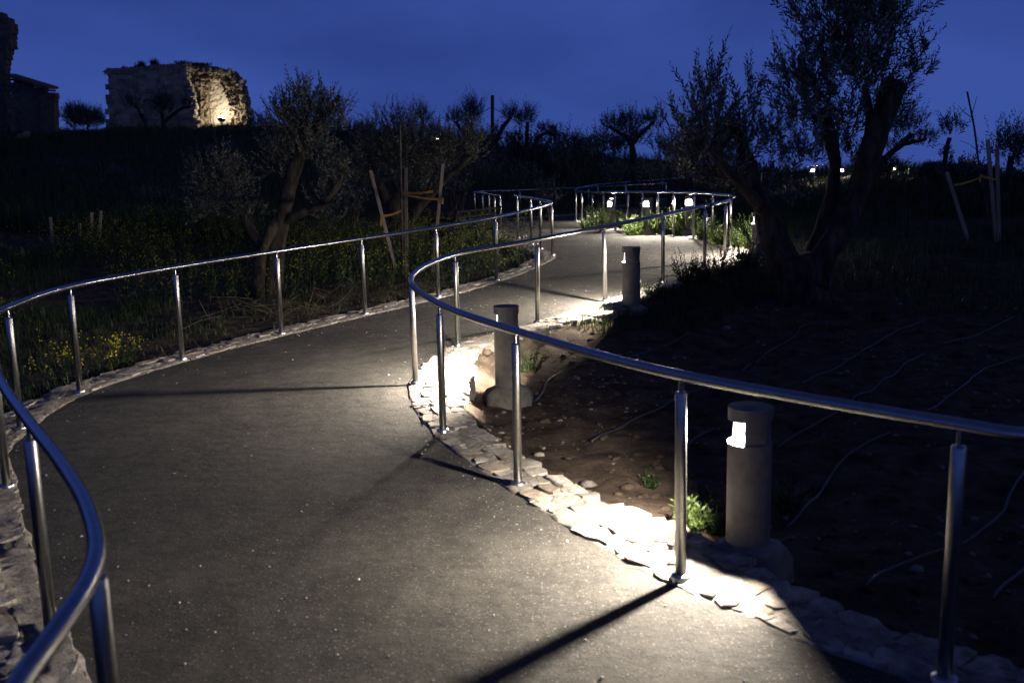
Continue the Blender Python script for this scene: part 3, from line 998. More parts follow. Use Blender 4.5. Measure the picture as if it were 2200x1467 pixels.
def olive_tree(label, Y, limbs, tufts, seed, leaf=0.062, density=1.0, shoot=0.5, group=None, mats=None, depth=0.8, sides=12, ground_foot=True, wob=0.28, n_leaf=18):
    """limbs: list of (points (px,py[,dY]), r0, r1) in photo pixels at distance Y; tufts: (cx,cy,rx,ry[,dY])"""
    rng = np.random.default_rng(seed)
    k = Y / FPX                                           # metres per pixel there
    parts = []
    foot = None
    for li, (pts, r0, r1) in enumerate(limbs):
        W = []
        for p in pts:
            dY = p[2] if len(p) > 2 else 0.0
            W.append(np.array(at(p[0], p[1], Y + dY)))
        n = len(W)
        R = [ (r0 + (r1 - r0) * i / (n - 1)) * k for i in range(n)]
        if li == 0:
            b = W[0]
            gz = g1(b[0], b[1])
            foot = Vector((b[0], b[1], gz))
            if ground_foot and b[2] > gz - 0.1:
                W = [np.array((b[0], b[1], gz - 0.15))] + W
                R = [R[0] * 1.35] + R
        C = catmull([np.append(w, r) for w, r in zip(W, R)], 7)
        parts.append(sweep(C[:, :3], list(C[:, 3]), sides, wob=wob, wscale=1.2 / max(R[0], 0.05) ** 0.7, seed=seed + li))
    root = empty('olive_tree', foot)
    tag(root, label, 'tree', group)
    V, F = join(*parts)
    V = [Vector(v) - foot for v in V]
    mesh_obj('trunk', V, F, M['bark'], root, smooth=True)
    LV, ST = [], []
    for tf in tufts:
        cx, cy, rx, ry = tf[:4]
        dY = tf[4] if len(tf) > 4 else 0.0
        den = tf[5] if len(tf) > 5 else 1.0
        c = np.array(at(cx, cy, Y + dY))
        ax, az = rx * k, ry * k
        ad = min(ax, az) * depth + 0.05
        vol = ax * ad * az
        n = int(max(12, density * den * 620 * (vol ** 0.72) / (shoot / 0.5) ** 1.6))
        # start points gather low and in the middle of the tuft
        q = rng.normal(size=(n, 3)); q = unit(q) * rng.random((n, 1)) ** 0.5
        o = c + q * np.array([ax, ad, az]) * 0.80 - np.array([0, 0, az * 0.20])
        out = unit((o - (c - np.array([0, 0, az * 0.9]))) / np.array([ax, ad, az]))
        d = unit(out * 0.9 + rng.normal(size=(n, 3)) * 0.38 + np.array([0, 0, 0.35]))
        ln = shoot * rng.uniform(0.35, 1.0, n) * min(1.0, 1.6 * az / shoot)
        lv, st = shoots(o, d, ln, n_leaf, leaf, leaf * 0.27, rng, bend=0.22, up=0.18)
        LV.append(lv); ST.append(st)
    V, F = cat_arrays(LV)
    crown = fast_mesh('crown', V - np.array(foot), F, (mats or M['olive']), root)
    crown['kind'] = 'stuff'
    V, F = cat_arrays(ST)
    tw = fast_mesh('twigs', V - np.array(foot), F, M['twig'], root)
    tw['kind'] = 'stuff'
    return root

# big forked olive on the right
olive_tree('big dark forked olive tree with three heavy limbs right of the path', 11.4, [
    ([(1738, 690), (1732, 640), (1724, 590), (1715, 550)], 46, 44),
    ([(1700, 610), (1676, 540), (1654, 490), (1634, 430), (1612, 370, .1), (1592, 310, .1), (1568, 250)], 33, 9),
    ([(1640, 450), (1596, 400, -.2), (1548, 350, -.2), (1505, 300, -.2)], 14, 6),
    ([(1735, 610, .1), (1754, 545, .2), (1774, 480, .2), (1787, 420, .2), (1793, 350, .2), (1782, 280), (1770, 230)], 26, 9),
    ([(1750, 610, -.1), (1778, 535, -.1), (1814, 470, -.1), (1844, 405), (1868, 340), (1887, 270), (1912, 205), (1928, 175)], 30, 20),
    ([(1850, 390), (1862, 330, .1), (1868, 250, .2), (1858, 180, .2)], 13, 6),
    ([(1775, 670, .1), (1768, 610, .1), (1770, 560, .15)], 18, 14),
    ([(1702, 680, -.1), (1706, 620, -.1), (1700, 560, -.05)], 22, 20)],
    [(1840, 130, 150, 120), (1790, 20, 110, 100, .2, .9), (1900, 30, 100, 90, -.2, .9), (1725, 170, 75, 95, 0, .9), (1720, 260, 70, 60, -.2, .7), (1800, 250, 80, 70, .2, .8),
     (1525, 235, 62, 110, -.1), (1495, 310, 70, 65, -.2), (1560, 320, 75, 70, .1, .8), (1655, 315, 50, 45, .2, .5), (1605, 215, 30, 60, .1, .5), (1965, 130, 60, 40, 0, .45), (1690, 370, 80, 40, .3, .45),
     (1640, 400, 60, 50, .3, .5), (1925, 240, 30, 40, .1, .4), (1480, 370, 60, 45, .2, .8), (1560, 395, 70, 55, .2, .8), (1600, 290, 60, 60, .2, .7), (1740, 330, 70, 50, .3, .8), (1715, 420, 55, 45, .3, .5), (1820, 330, 45, 50, .3, .6)],
    seed=5, density=0.95, shoot=0.50, leaf=0.085, wob=0.42)

# olive on the left bank
olive_tree('olive tree with twisted trunk standing on the left bank behind the handrail', 14.2, [
    ([(585, 650), (588, 600), (592, 540), (603, 480), (622, 400), (640, 340), (652, 300)], 22, 11),
    ([(560, 640, -.1), (556, 580, -.1), (572, 520, -.1), (598, 470)], 13, 12),
    ([(575, 560, .1), (548, 510, .1), (522, 465, .1), (490, 430)], 11, 4),
    ([(605, 480), (640, 462, -.1), (690, 440, -.1), (728, 392), (742, 360)], 11, 4),
    ([(645, 330), (640, 290), (620, 250), (605, 215)], 12, 5),
    ([(652, 310), (680, 270), (712, 230), (730, 205)], 11, 4),
    ([(648, 330), (655, 270), (655, 220)], 11, 4)],
    [(620, 260, 48, 55), (655, 225, 28, 62, 0, 1.1), (705, 250, 45, 48), (650, 315, 72, 50), (600, 340, 40, 55, .1, .7), (725, 370, 30, 45, 0, .8),
     (475, 385, 72, 62, -.1, .9), (535, 450, 40, 40, .1, .6), (430, 420, 45, 50, .2, .6), (690, 420, 40, 30, .1, .5)],
    seed=9, density=1.35, wob=.45, shoot=0.45, leaf=0.075)

# olive behind the stakes
olive_tree('dim olive tree with a leaning limb behind the straight stakes', 21.0, [
    ([(852, 530), (850, 480), (846, 430)], 22, 18),
    ([(860, 500), (900, 445), (945, 395), (990, 355), (1020, 325)], 14, 4),
    ([(850, 460), (820, 410), (800, 360), (790, 320)], 13, 4),
    ([(850, 440), (868, 390), (880, 340), (895, 300)], 12, 4)],
    [(800, 320, 55, 70), (870, 320, 65, 70), (945, 320, 60, 55), (1010, 310, 40, 45), (770, 380, 45, 45, 0, .7), (900, 390, 60, 40, 0, .6), (850, 265, 60, 35, 0, .7)],
    seed=13, density=1.3, wob=.4, shoot=0.5, leaf=0.08, n_leaf=14)

G = 'pollarded olive trees along the skyline'
far = dict(leaf=0.13, density=1.5, shoot=0.75, n_leaf=11, sides=8, depth=1.0)
def ridge_tree(label, Y, limbs, tufts, seed, **kw):
    d = dict(far); d.update(kw)
    limbs = [(p, a * .62, b * .62) for p, a, b in limbs]
    return olive_tree(label, Y, limbs, tufts, seed, group=G, **d)

ridge_tree('small olive tuft on the skyline left of the pole tree', 50, [([(908, 315), (906, 280), (908, 250)], 8, 6)], [(908, 248, 18, 22), (930, 285, 18, 18)], 21)
ridge_tree('pollarded olive with upright tuft just left of the skyline pole', 48, [([(1018, 330), (1014, 295), (1012, 262)], 9, 7), ([(1014, 312), (995, 285), (978, 262)], 7, 5)],
           [(1012, 240, 26, 36), (975, 258, 18, 18), (1000, 270, 20, 20, 0, .6)], 22)
ridge_tree('olive with a curved limb just right of the skyline pole', 48, [([(1062, 330), (1068, 300), (1082, 272), (1098, 252)], 9, 6)], [(1098, 248, 22, 18), (1068, 280, 14, 16, 0, .6)], 23)
ridge_tree('slim olive with a round tuft right of the curved limb', 47, [([(1133, 330), (1132, 295), (1133, 262)], 7, 6), ([(1110, 315), (1098, 300), (1086, 282)], 5, 3)], [(1132, 254, 22, 22)], 24)
ridge_tree('low olive with an arching bare limb on the skyline', 47, [([(1148, 325), (1156, 298), (1172, 287), (1190, 292), (1193, 312)], 7, 5)], [(1172, 278, 24, 12), (1190, 285, 14, 12)], 25)
ridge_tree('broad pollarded olive on the skyline right of centre', 38, [([(1362, 352), (1358, 315), (1350, 292)], 13, 9), ([(1356, 310), (1380, 285), (1405, 262)], 9, 6), ([(1352, 300), (1325, 282), (1308, 272)], 8, 5)],
           [(1348, 268, 28, 26), (1400, 258, 24, 20), (1315, 268, 30, 18), (1368, 295, 36, 20, 0, .7)], 26)
ridge_tree('olive with a long diagonal trunk right of the big tree', 30, [([(1870, 372), (1900, 342), (1935, 312), (1958, 288)], 13, 9), ([(1940, 310), (1965, 305), (1990, 300)], 8, 5)],
           [(1945, 272, 36, 32), (1985, 300, 28, 22, 0, .8), (1915, 315, 28, 20, 0, .6)], 27)
ridge_tree('slender olive with a mushroom tuft on the right skyline', 27, [([(2028, 372), (2032, 330), (2040, 296)], 9, 8)], [(2040, 276, 24, 22), (2030, 330, 16, 14, 0, .5)], 28)
ridge_tree('bushy olive at the right edge of the picture', 25, [([(2165, 420), (2168, 370), (2172, 335)], 14, 11)], [(2165, 310, 38, 36), (2205, 320, 30, 34), (2185, 350, 36, 22, 0, .6)], 29)
ridge_tree('bushy young olive between the two ruins', 70, [([(190, 290), (188, 265), (186, 248)], 4, 3)], [(170, 252, 30, 30), (205, 255, 20, 24), (148, 245, 14, 18)], 30, leaf=.17)
ridge_tree('gnarled olive standing in front of the ruined house', 66, [([(352, 282), (350, 258), (346, 240)], 8, 6), ([(348, 266), (372, 246), (392, 233), (410, 230)], 7, 4), ([(318, 280), (305, 250), (290, 225)], 6, 4)],
           [(348, 222, 24, 26), (282, 222, 18, 16, 0, .6), (400, 224, 16, 12, 0, .6)], 31, leaf=.17)
ridge_tree('low dark olive beside the far end of the handrail', 34, [([(1245, 420), (1240, 385), (1255, 350), (1262, 325)], 9, 6), ([(1240, 390), (1225, 365), (1210, 345)], 7, 5)],
           [(1262, 320, 24, 20, 0, .7), (1205, 338, 24, 20, 0, .7)], 32)
ridge_tree('dim olive trunk among leaves behind the far rail', 26, [([(1535, 440), (1530, 390), (1520, 330)], 10, 8)], [(1520, 330, 45, 40, 0, .7), (1465, 350, 40, 40, 0, .6), (1575, 360, 40, 45, 0, .6)], 33, leaf=.1)

# shrubs on the dark hillside
def hill_shrub(px, py, Y, rx, ry, seed, label, grp, leaf=.12, den=1.0, mat=None):
    rng = np.random.default_rng(seed)
    k = Y / FPX
    c = np.array(at(px, py, Y)); gz = g1(c[0], c[1])
    foot = np.array((c[0], c[1], min(gz, c[2])))
    root = empty('hill_shrub', foot); tag(root, label, 'shrub', grp)
    ax, az = rx * k, ry * k
    n = int(60 * den * max(1, (ax * az) ** .7))
    q = unit(rng.normal(size=(n, 3))) * rng.random((n, 1)) ** .5
    o = c + q * np.array([ax, ax * .8, az]) * .7
    o[:, 2] = np.maximum(o[:, 2], gz)
    d = unit((o - (c - np.array([0, 0, az * .8]))) + rng.normal(size=(n, 3)) * .3 + np.array([0, 0, .3]))
    ln = rng.uniform(.3, 1.0, n) * min(.8, az)
    lv, st = shoots(o, d, ln, 12, leaf, leaf * .32, rng)
    fast_mesh('foliage', lv[0] - foot, lv[1], mat or M['olive'], root)['kind'] = 'stuff'
    b = np.repeat(foot[None], n, axis=0) + rng.normal(size=(n, 3)) * .05
    st = stem_arrays(b[:12], o[:12], .02, .008)
    fast_mesh('stems', st[0] - foot, st[1], M['twig'], root)['kind'] = 'stuff'
hr = random.Random(3)
ORD = ['nearest', 'second', 'third', 'fourth', 'fifth', 'sixth', 'seventh', 'eighth', 'ninth', 'tenth', 'eleventh', 'twelfth', 'thirteenth', 'fourteenth', 'fifteenth', 'sixteenth', 'seventeenth']
def bush_label(i, x):
    if x < 1500:
        return 'dark scrubby bush on the skyline, %s to the right of the ruined house' % ORD[i]
    return 'dark scrubby bush on the skyline, %s to the right of the big olive' % ORD[i - 17]
SLOPE = ['wide dim shrub low on the left slope above the yellow flowers', 'dim shrub just left of the twisted left olive', 'dim flat shrub on the far left slope below the ruined house', 'dim shrub between the left olive and the strapped stakes', 'dim upright shrub directly left of the strapped stakes',
         'dim shrub on the slope above the far bend, below the pole', 'dim shrub on the slope right of the pole above the far rail', 'dim shrub on the slope right of the strapped stakes', 'low dim shrub just behind the far rail', 'dim shrub behind the far pair of lamps',
         'dim shrub behind the right end of the far rail', 'dim shrub on the slope above the left olive crown', 'dim flat shrub on the slope below the ruined house']
ylin = lambda x: float(np.interp(x, [p[0] for p in _RG], [p[1] for p in _RG]))
for i, x in enumerate((560, 690, 745, 780, 830, 870, 940, 965, 1045, 1110, 1160, 1215, 1250, 1290, 1330, 1440, 1475, 1860, 1900, 2005, 2060, 2110, 2195)):
    Yx = float(np.interp(x, [p[0] for p in _RG], [p[2] for p in _RG])) - 3
    sz = hr.uniform(22, 38)
    hill_shrub(x, ylin(x) - hr.uniform(-4, 8), Yx, sz * 1.5, sz * (1.0 if 1100 < x < 1500 else .8), 500 + i, bush_label(i, x), 'bushes on the skyline', leaf=.17, den=1.8)
for i, (x, y, Yx, rx, ry) in enumerate(((330, 470, 30, 60, 40), (440, 470, 24, 45, 40), (250, 420, 42, 60, 30), (700, 470, 22, 45, 35), (760, 440, 26, 45, 40), (1060, 360, 36, 50, 35), (1130, 380, 34, 45, 35), (980, 400, 30, 50, 40), (1180, 420, 30, 40, 30), (1320, 380, 34, 40, 35), (1400, 380, 30, 45, 35), (640, 330, 50, 60, 30), (480, 340, 55, 60, 25))):
    hill_shrub(x, y, Yx, rx, ry, 560 + i, SLOPE[i], 'shrubs on the dark slope', leaf=.10)

# ------------------------------------------------------------------ saplings with stakes and yellow straps
def plank(a, b, w, d):
    """rectangular stake from a to b"""
    a, b = Vector(a), Vector(b)
    t = (b - a).normalized()
    u = t.cross(Vector((0, 1, 0))).normalized(); v = t.cross(u)
    V = []
    for p, s in ((a, 1.0), (b - t * 0.02, 1.0), (b, 0.8)):
        for i, j in ((-1, -1), (1, -1), (1, 1), (-1, 1)):
            V.append(p + u * (i * w / 2 * s) + v * (j * d / 2 * s))
    F = [(3, 2, 1, 0), (8, 9, 10, 11)]
    for r in (0, 4):
        F += [(r + k, r + (k + 1) % 4, r + 4 + (k + 1) % 4, r + 4 + k) for k in range(4)]
    return V, F

def strap(a, b, w=0.035, sag=0.02, tail=0.0):
    a, b = Vector(a), Vector(b)
    V, F = [], []
    n = 8
    for i in range(n + 1):
        t = i / n
        p = a.lerp(b, t); p.z -= sag * 4 * t * (1 - t)
        tw = 0.35 * math.sin(t * 4)
        for s in (-1, 1):
            V.append(p + Vector((0, 0.012 * s * tw, s * w / 2)))
    for s_ in (0.003,):
        m_ = len(V)
        V += [v + Vector((0, s_, 0)) for v in V]
    for i in range(n):
        F.append((2 * i, 2 * i + 1, 2 * i + 3, 2 * i + 2)); F.append((m_ + 2 * i, m_ + 2 * i + 2, m_ + 2 * i + 3, m_ + 2 * i + 1))
    if tail:
        k = len(V)
        x, y, z = a
        V += [(x - .012, y - .02, z), (x + .018, y - .02, z), (x + .0, y - .03, z - tail), (x - .03, y - .03, z - tail * .9)]
        F.append((k, k + 1, k + 2, k + 3))
    return V, F

def staked(label, Y, stakes, straps, stem, seed, w=0.045, mat='stake'):
    c = at(*stakes[0][1], Y)
    z0 = g1(c.x, c.y)
    root = empty('staked_sapling', (0, 0, 0)); tag(root, label, 'sapling')
    for i, st in enumerate(stakes):
        (a, b) = st[:2]
        dY = st[2] if len(st) > 2 else 0
        top = at(*a, Y + dY); bot = at(*b, Y + dY)
        gz = g1(bot.x, bot.y)
        t = (bot - top)
        if bot.z > gz: bot = top + t * ((top.z - gz + 0.1) / max(top.z - bot.z, 1e-3))
        ww = w * (0.55 if i == 0 and seed == 1 else 1.0)
        V, F = plank(bot, top, ww, ww * 0.8)
        mesh_obj('stake', V, F, M[mat], root)
    for (a, b, tail) in straps:
        V, F = strap(at(*a, Y - 0.05), at(*b, Y - 0.03), tail=tail)
        mesh_obj('strap', V, F, M['strap'], root)
    parts = []
    for pts, r0, r1 in stem:
        W = [at(x, y, Y + .02) for x, y in pts]
        C = catmull([tuple(p) for p in W], 5)
        parts.append(sweep(C, list(np.linspace(r0, r1, len(C))), 7, wob=.1, wscale=20))
    if parts:
        V, F = join(*parts)
        mesh_obj('stem', V, F, M['twig'], root, smooth=True)
    return root

staked('bare sapling tied with yellow straps between three stakes behind the left handrail', 15.6,
       [((859, 268), (866, 604), .05), ((796, 366), (856, 600)), ((872, 360), (874, 606)), ((952, 352), (928, 600))],
       [((820, 464), (862, 453), .16), ((863, 416), (942, 428), 0), ((952, 424), (940, 432), .11), ((868, 414), (930, 411), 0)],
       [([(866, 606), (862, 500), (860, 400), (858, 266)], .018, .011), ([(862, 420), (845, 380), (830, 340)], .006, .002), ([(862, 400), (880, 370), (886, 350)], .005, .002)], 1)
staked('four thin stakes with a cross tie standing in the dark left meadow', 21,
       [((108, 466), (116, 560)), ((171, 480), (172, 580), .2), ((197, 456), (195, 590)), ((217, 453), (208, 590), -.2)],
       [((172, 508), (212, 508), 0), ((172, 515), (195, 530), 0)], [], 2, w=0.05)
staked('bare forked sapling tied to stakes at the right edge of the picture', 17.5,
       [((2122, 300), (2138, 500)), ((2142, 316), (2146, 500), .2), ((2034, 370), (2075, 500), -.1)],
       [((2106, 376), (2148, 386), .13), ((2050, 398), (2110, 380), 0), ((2076, 346), (2096, 342), 0)],
       [([(2128, 510), (2118, 430), (2104, 360), (2094, 280), (2078, 197)], .022, .016), ([(2086, 252), (2070, 240), (2058, 226)], .008, .004), ([(2088, 248), (2094, 225), (2099, 208)], .008, .004),
        ([(2108, 330), (2085, 312), (2062, 302)], .007, .003), ([(2104, 330), (2112, 312), (2112, 298)], .007, .003)], 3, w=0.055)
staked('dark pair of stakes with a short rail in the right meadow', 19, [((1942, 378), (1946, 460)), ((1988, 380), (1990, 460))], [], [], 4, w=0.05, mat='wood_dark')

# pole with guy wires on the skyline
pb = at(1056, 322, 48); pt_ = at(1058, 205, 48)
root = empty('guyed_pole', (pb.x, pb.y, g1(pb.x, pb.y))); tag(root, 'tall square wooden pole with guy wires on the skyline', 'pole')
V, F = plank(pb - Vector((0, 0, 1.2)), pt_, 0.16, 0.16)
o0 = root.location.copy()
mesh_obj('pole_shaft', [Vector(v) - o0 for v in V], F, M['wood_dark'], root)
for (x, y) in ((1020, 250), (1190, 312)):
    V, F = sweep([at(1057, 230, 48), at(x, y, 48 + (1.5 if x > 1100 else -1))], 0.016, 5)
    mesh_obj('guy_wire', [Vector(v) - o0 for v in V], F, M['black'], root)

# ------------------------------------------------------------------ park bench
def bench():
    p = on_ground(1010, 528)
    p = Vector((-0.85, 18.6, g1(-0.85, 18.6)))
    root = empty('park_bench', p, math.radians(62))
    tag(root, 'dark cast bench with curved end frames and thin back bars beside the path', 'bench')
    for sx in (-0.8, 0.8):
        s = []
        for (prof, r) in (([(0.24, 0.0), (0.20, 0.2), (0.22, 0.40)], .035), ([(-0.22, 0.0), (-0.18, 0.2), (-0.20, .40), (-.27, .62), (-.34, .84)], .035), ([(.24, .41), (0, .40), (-.20, .41)], .03),
                          ([(.22, .42), (.26, .55), (.18, .64), (-.05, .65), (-.27, .63)], .025)):
            C = catmull([(sx, y, z) for y, z in prof], 5)
            s.append(sweep(C, r, 8))
        V, F = join(*s)
        mesh_obj('end_frame', V, F, M['bench'], root, smooth=True)
    for k in range(5):
        V, F = box((0, -0.16 + k * 0.09, 0.445), (1.66, 0.07, 0.03))
        mesh_obj('seat_slat', V, F, M['bench'], root)
    for k in range(3):
        V, F = box((0, -0.245 - k * 0.035, 0.60 + k * 0.10), (1.66, 0.025, 0.028))
        mesh_obj('back_bar', V, F, M['bench'], root)
bench()

# ------------------------------------------------------------------ drip irrigation pipes on the soil
PIPES = [
    ('pale drip pipe curling up towards the foot of the big olive', [(1595, 802), (1641, 771), (1711, 725), (1722, 709), (1793, 696)]),
    ('straight drip pipe running up the soil bank right of the olive foot', [(1721, 830), (1859, 754), (1917, 721), (1987, 694)]),
    ('long wavy drip pipe passing under the rail in the middle of the bank', [(1669, 970), (1719, 938), (1793, 892), (1832, 865), (1890, 826), (1956, 779), (1983, 766)]),
    ('short drip pipe highest up on the right of the bank', [(2026, 748), (2076, 731), (2115, 717), (2181, 684)]),
    ('drip pipe climbing to the right edge above the rail', [(1987, 892), (2069, 834), (2127, 791), (2210, 766)]),
    ('curved drip pipe right of the nearest bollard below the rail', [(1690, 1140), (1730, 1095), (1777, 1043), (1816, 993), (1855, 962), (1913, 933)]),
    ('faint drip pipe left of the post in the middle of the bank', [(1150, 866), (1215, 800), (1350, 830 - 60), (1408, 752), (1482, 718)]),
    ('drip pipe between the handrail post and the nearest bollard', [(1467, 977), (1498, 950), (1536, 927)]),
    ('drip pipe crossing the bank behind the second handrail post', [(1270, 955), (1373, 900), (1428, 880), (1532, 830)]),
    ('long loose drip pipe looping across the lower right soil', [(1856, 1276), (1914, 1235), (1971, 1207), (2061, 1178), (2102, 1150), (2151, 1109), (2167, 1076), (2215, 990)]),
    ('drip pipe in the lower right corner of the soil', [(2131, 1309), (2159, 1264), (2215, 1210)]),
]
for label, pts in PIPES:
    W = [on_ground(x, y) for x, y in pts]
    C = resample(catmull([(p.x, p.y) for p in W], 8), 0.05)
    C += 0.02 * np.stack([vnoise(C[:, 0] * 3, C[:, 1] * 3), vnoise(C[:, 0] * 3 + 9, C[:, 1] * 3)], axis=1)
    z = ground(C[:, 0], C[:, 1])
    z = np.convolve(np.pad(z, 3, mode='edge'), np.ones(7) / 7, 'valid') + 0.018
    V, F = sweep(np.column_stack([C, z]), 0.0075, 8)
    o = mesh_obj('drip_pipe', V, F, M['pipe'], None, smooth=True)
    tag(o, label, 'irrigation pipe', 'drip pipes on the soil bank')

# ------------------------------------------------------------------ loose stones, grit
def stones_mesh(name, P, S, mat, seed, label, cat=None, kind='stuff'):
    rng = np.random.default_rng(seed)
    t = (1 + 5 ** .5) / 2
    v0 = unit(np.array([(-1, t, 0), (1, t, 0), (-1, -t, 0), (1, -t, 0), (0, -1, t), (0, 1, t), (0, -1, -t), (0, 1, -t), (t, 0, -1), (t, 0, 1), (-t, 0, -1), (-t, 0, 1)], float))
    f0 = np.array([(0, 11, 5), (0, 5, 1), (0, 1, 7), (0, 7, 10), (0, 10, 11), (1, 5, 9), (5, 11, 4), (11, 10, 2), (10, 7, 6), (7, 1, 8), (3, 9, 4), (3, 4, 2), (3, 2, 6), (3, 6, 8), (3, 8, 9), (4, 9, 5), (2, 4, 11), (6, 2, 10), (8, 6, 7), (9, 8, 1)])
    n = len(P)
    V = v0[None] * (1 + rng.uniform(-.28, .28, (n, 12, 1)))
    sc = S[:, None, None] * np.stack([rng.uniform(.7, 1.3, n), rng.uniform(.7, 1.3, n), rng.uniform(.4, .8, n)], axis=1)[:, None, :]
    V = V * sc
    a = rng.uniform(0, 6.28, n); c, s = np.cos(a)[:, None], np.sin(a)[:, None]
    V = np.stack([V[..., 0] * c - V[..., 1] * s, V[..., 0] * s + V[..., 1] * c, V[..., 2]], axis=-1) + P[:, None, :]
    F = (f0[None] + (np.arange(n) * 12)[:, None, None]).reshape(-1, 3)
    o = fast_mesh(name, V.reshape(-1, 3), F, mat)
    tag(o, label, cat, kind=kind)
    return o

n = 9000
X = RNG.uniform(-4, 6, n * 3); Y = 1.8 + 24 * RNG.random(n * 3) ** 1.3
d, side = path_distance(X, Y)
keep = (d < -0.03) & (RNG.random(n * 3) < np.where(np.abs(d) < 0.25, 0.95, np.clip(0.16 + 1.3 * fbm(X * .8, Y * .8, 3), 0.03, .8)))
X, Y = X[keep][:n], Y[keep][:n]
S = 0.0014 + 0.0065 * RNG.random(len(X)) ** 6 + 0.00018 * Y
stones_mesh('loose_grit', np.stack([X, Y, zp(X, Y) + S * 0.3], axis=1), S, M['pebble'], 4, 'tiny pale grit scattered over the asphalt', kind='stuff')
n = 5000
X = RNG.uniform(-1, 8, n * 3); Y = 2.2 + 9.5 * RNG.random(n * 3)
d, side = path_distance(X, Y)
keep = (d > 0.36) & side & (d < 6) & (RNG.random(n * 3) < np.clip(0.4 + 1.2 * fbm(X * .9, Y * .9, 2) + 1.0 * np.exp(-d / .3), .05, 1))
X, Y = X[keep][:n], Y[keep][:n]
S = 0.003 + 0.022 * RNG.random(len(X)) ** 6
stones_mesh('soil_stones', np.stack([X, Y, ground(X, Y) + S * 0.2], axis=1), S, M['soil_pebble'], 5, 'small pale stones lying in the dark soil', kind='stuff')
# clods of earth
n = 2600
X = RNG.uniform(-1, 8, n * 3); Y = 2.2 + 9.5 * RNG.random(n * 3)
d, side = path_distance(X, Y)
keep = (d > 0.36) & side & (d < 6)
X, Y = X[keep][:n], Y[keep][:n]
S = 0.008 + 0.035 * RNG.random(len(X)) ** 3
stones_mesh('soil_clods', np.stack([X, Y, ground(X, Y)], axis=1), S, M['soil'], 6, 'crumbly clods of dark soil on the right bank', kind='stuff')
# larger loose stones, one by one
ROCKS = [('pale loose stone beside the second handrail post', 1262, 1047, .05), ('white loose stone above the pipe on the lower right soil', 1968, 985 + 245, .035), ('loose stone on the left kerb by a post', 385, 769, .05),
         ('rounded loose stone at the foot of the nearest bollard light', 1500, 1205, .06), ('loose stone on the bank below the olive foot', 1560, 708, .05), ('flat loose stone right of the pool of light by the kerb', 1158, 980, .035)]
for label, x, y, r in ROCKS:
    p = on_ground(x, y)
    if path_distance(np.array([p.x]), np.array([p.y]))[0][0] < .34: p.z = float(zp(p.x, p.y)) + .03
    o = stones_mesh('loose_stone', np.array([[p.x, p.y, p.z + r * .3]]), np.array([r]), M['limestone'], x, label, 'stone', kind='thing')

# ------------------------------------------------------------------ grass
def blades(name, X, Y, H, mat, label, seed, width=0.006, lean=0.45, per=1):
    rng = np.random.default_rng(seed)
    Z = ground(X, Y) - 0.01
    n = len(X)
    a = rng.uniform(0, 6.28, n)
    ld = np.stack([np.cos(a), np.sin(a)], axis=1)
    sd = np.stack([-np.sin(a), np.cos(a)], axis=1)
    Hh = H * rng.uniform(.55, 1.2, n); ln = lean * rng.uniform(.2, 1.3, n) * Hh
    w = np.broadcast_to(width, n) * rng.uniform(.7, 1.3, n)
    b = np.stack([X, Y, Z], axis=1)
    def pnt(t, s):
        o = np.zeros((n, 3)); o[:, :2] = ld * (ln * t * t)[:, None] + sd * (w * s)[:, None]; o[:, 2] = Hh * t * (1 - .18 * t)
        return b + o
    V = np.stack([pnt(0, -.5), pnt(0, .5), pnt(.55, .42), pnt(.55, -.42), pnt(1, 0)], axis=1).reshape(-1, 3)
    k = np.arange(n)[:, None] * 5
    F = np.concatenate([k + np.array([[0, 1, 2]]), k + np.array([[0, 2, 3]]), k + np.array([[3, 2, 4]])])
    o = fast_mesh(name, V, F, mat)
    tag(o, label, kind='stuff')
    return o

def scatter(n, x0, x1, y0, y1, power, cond):
    X = RNG.uniform(x0, x1, n); Y = y0 + (y1 - y0) * RNG.random(n) ** power
    X = X * np.where(True, 1.0, 1.0)
    d, side = path_distance(X, Y)
    kx = cond(X, Y, d, side)
    return X[kx], Y[kx], d[kx]

# left bank, near
X, Y, d = scatter(150000, -9, 2.2, 5.0, 30, 1.2, lambda X, Y, d, s: (d > 0.30) & (~s) & (RNG.random(len(X)) < np.clip(.45 + 1.3 * fbm(X * .8, Y * .8, 3), .04, 1)) & (np.abs(X) < Y * .62 + .6))
blades('bank_grass', X, Y, np.clip(.07 + .03 * d + .2 * (fbm(X * .5, Y * .5, 2) + .05), .05, .4), M['grass'], 'wild grass growing on the left bank beside the kerb', 31, width=0.007)
X, Y, d = scatter(22000, -7, 2.2, 6.0, 22, 1.2, lambda X, Y, d, s: (d > 0.27) & (~s) & (d < 3) & (RNG.random(len(X)) < np.clip(.25 + 1.6 * fbm(X * .9 + 4, Y * .9, 2), .0, 1)) & (np.abs(X) < Y * .6 + .6))
blades('dry_grass', X, Y, np.full(len(X), .12), M['dry'], 'dry straw and dead grass along the left kerb', 32, width=0.005, lean=1.3)
# right bank beyond the bare soil
X, Y, d = scatter(150000, 0, 18, 9.5, 34, 1.3, lambda X, Y, d, s: (d > 0.34) & s & (Y > 10.0 + 1.2 * fbm(X * .6, Y * .6, 2)) & (X < Y * .6 + 1) & (RNG.random(len(X)) < np.clip(.5 + 1.3 * fbm(X * .5, Y * .5, 3), .05, 1)))
blades('slope_grass', X, Y, np.clip(.12 + .03 * (Y - 10) + .2 * fbm(X * .4, Y * .4, 2), .07, .5), M['grass'], 'dark grass on the slope round the big olive tree', 33, width=0.008)
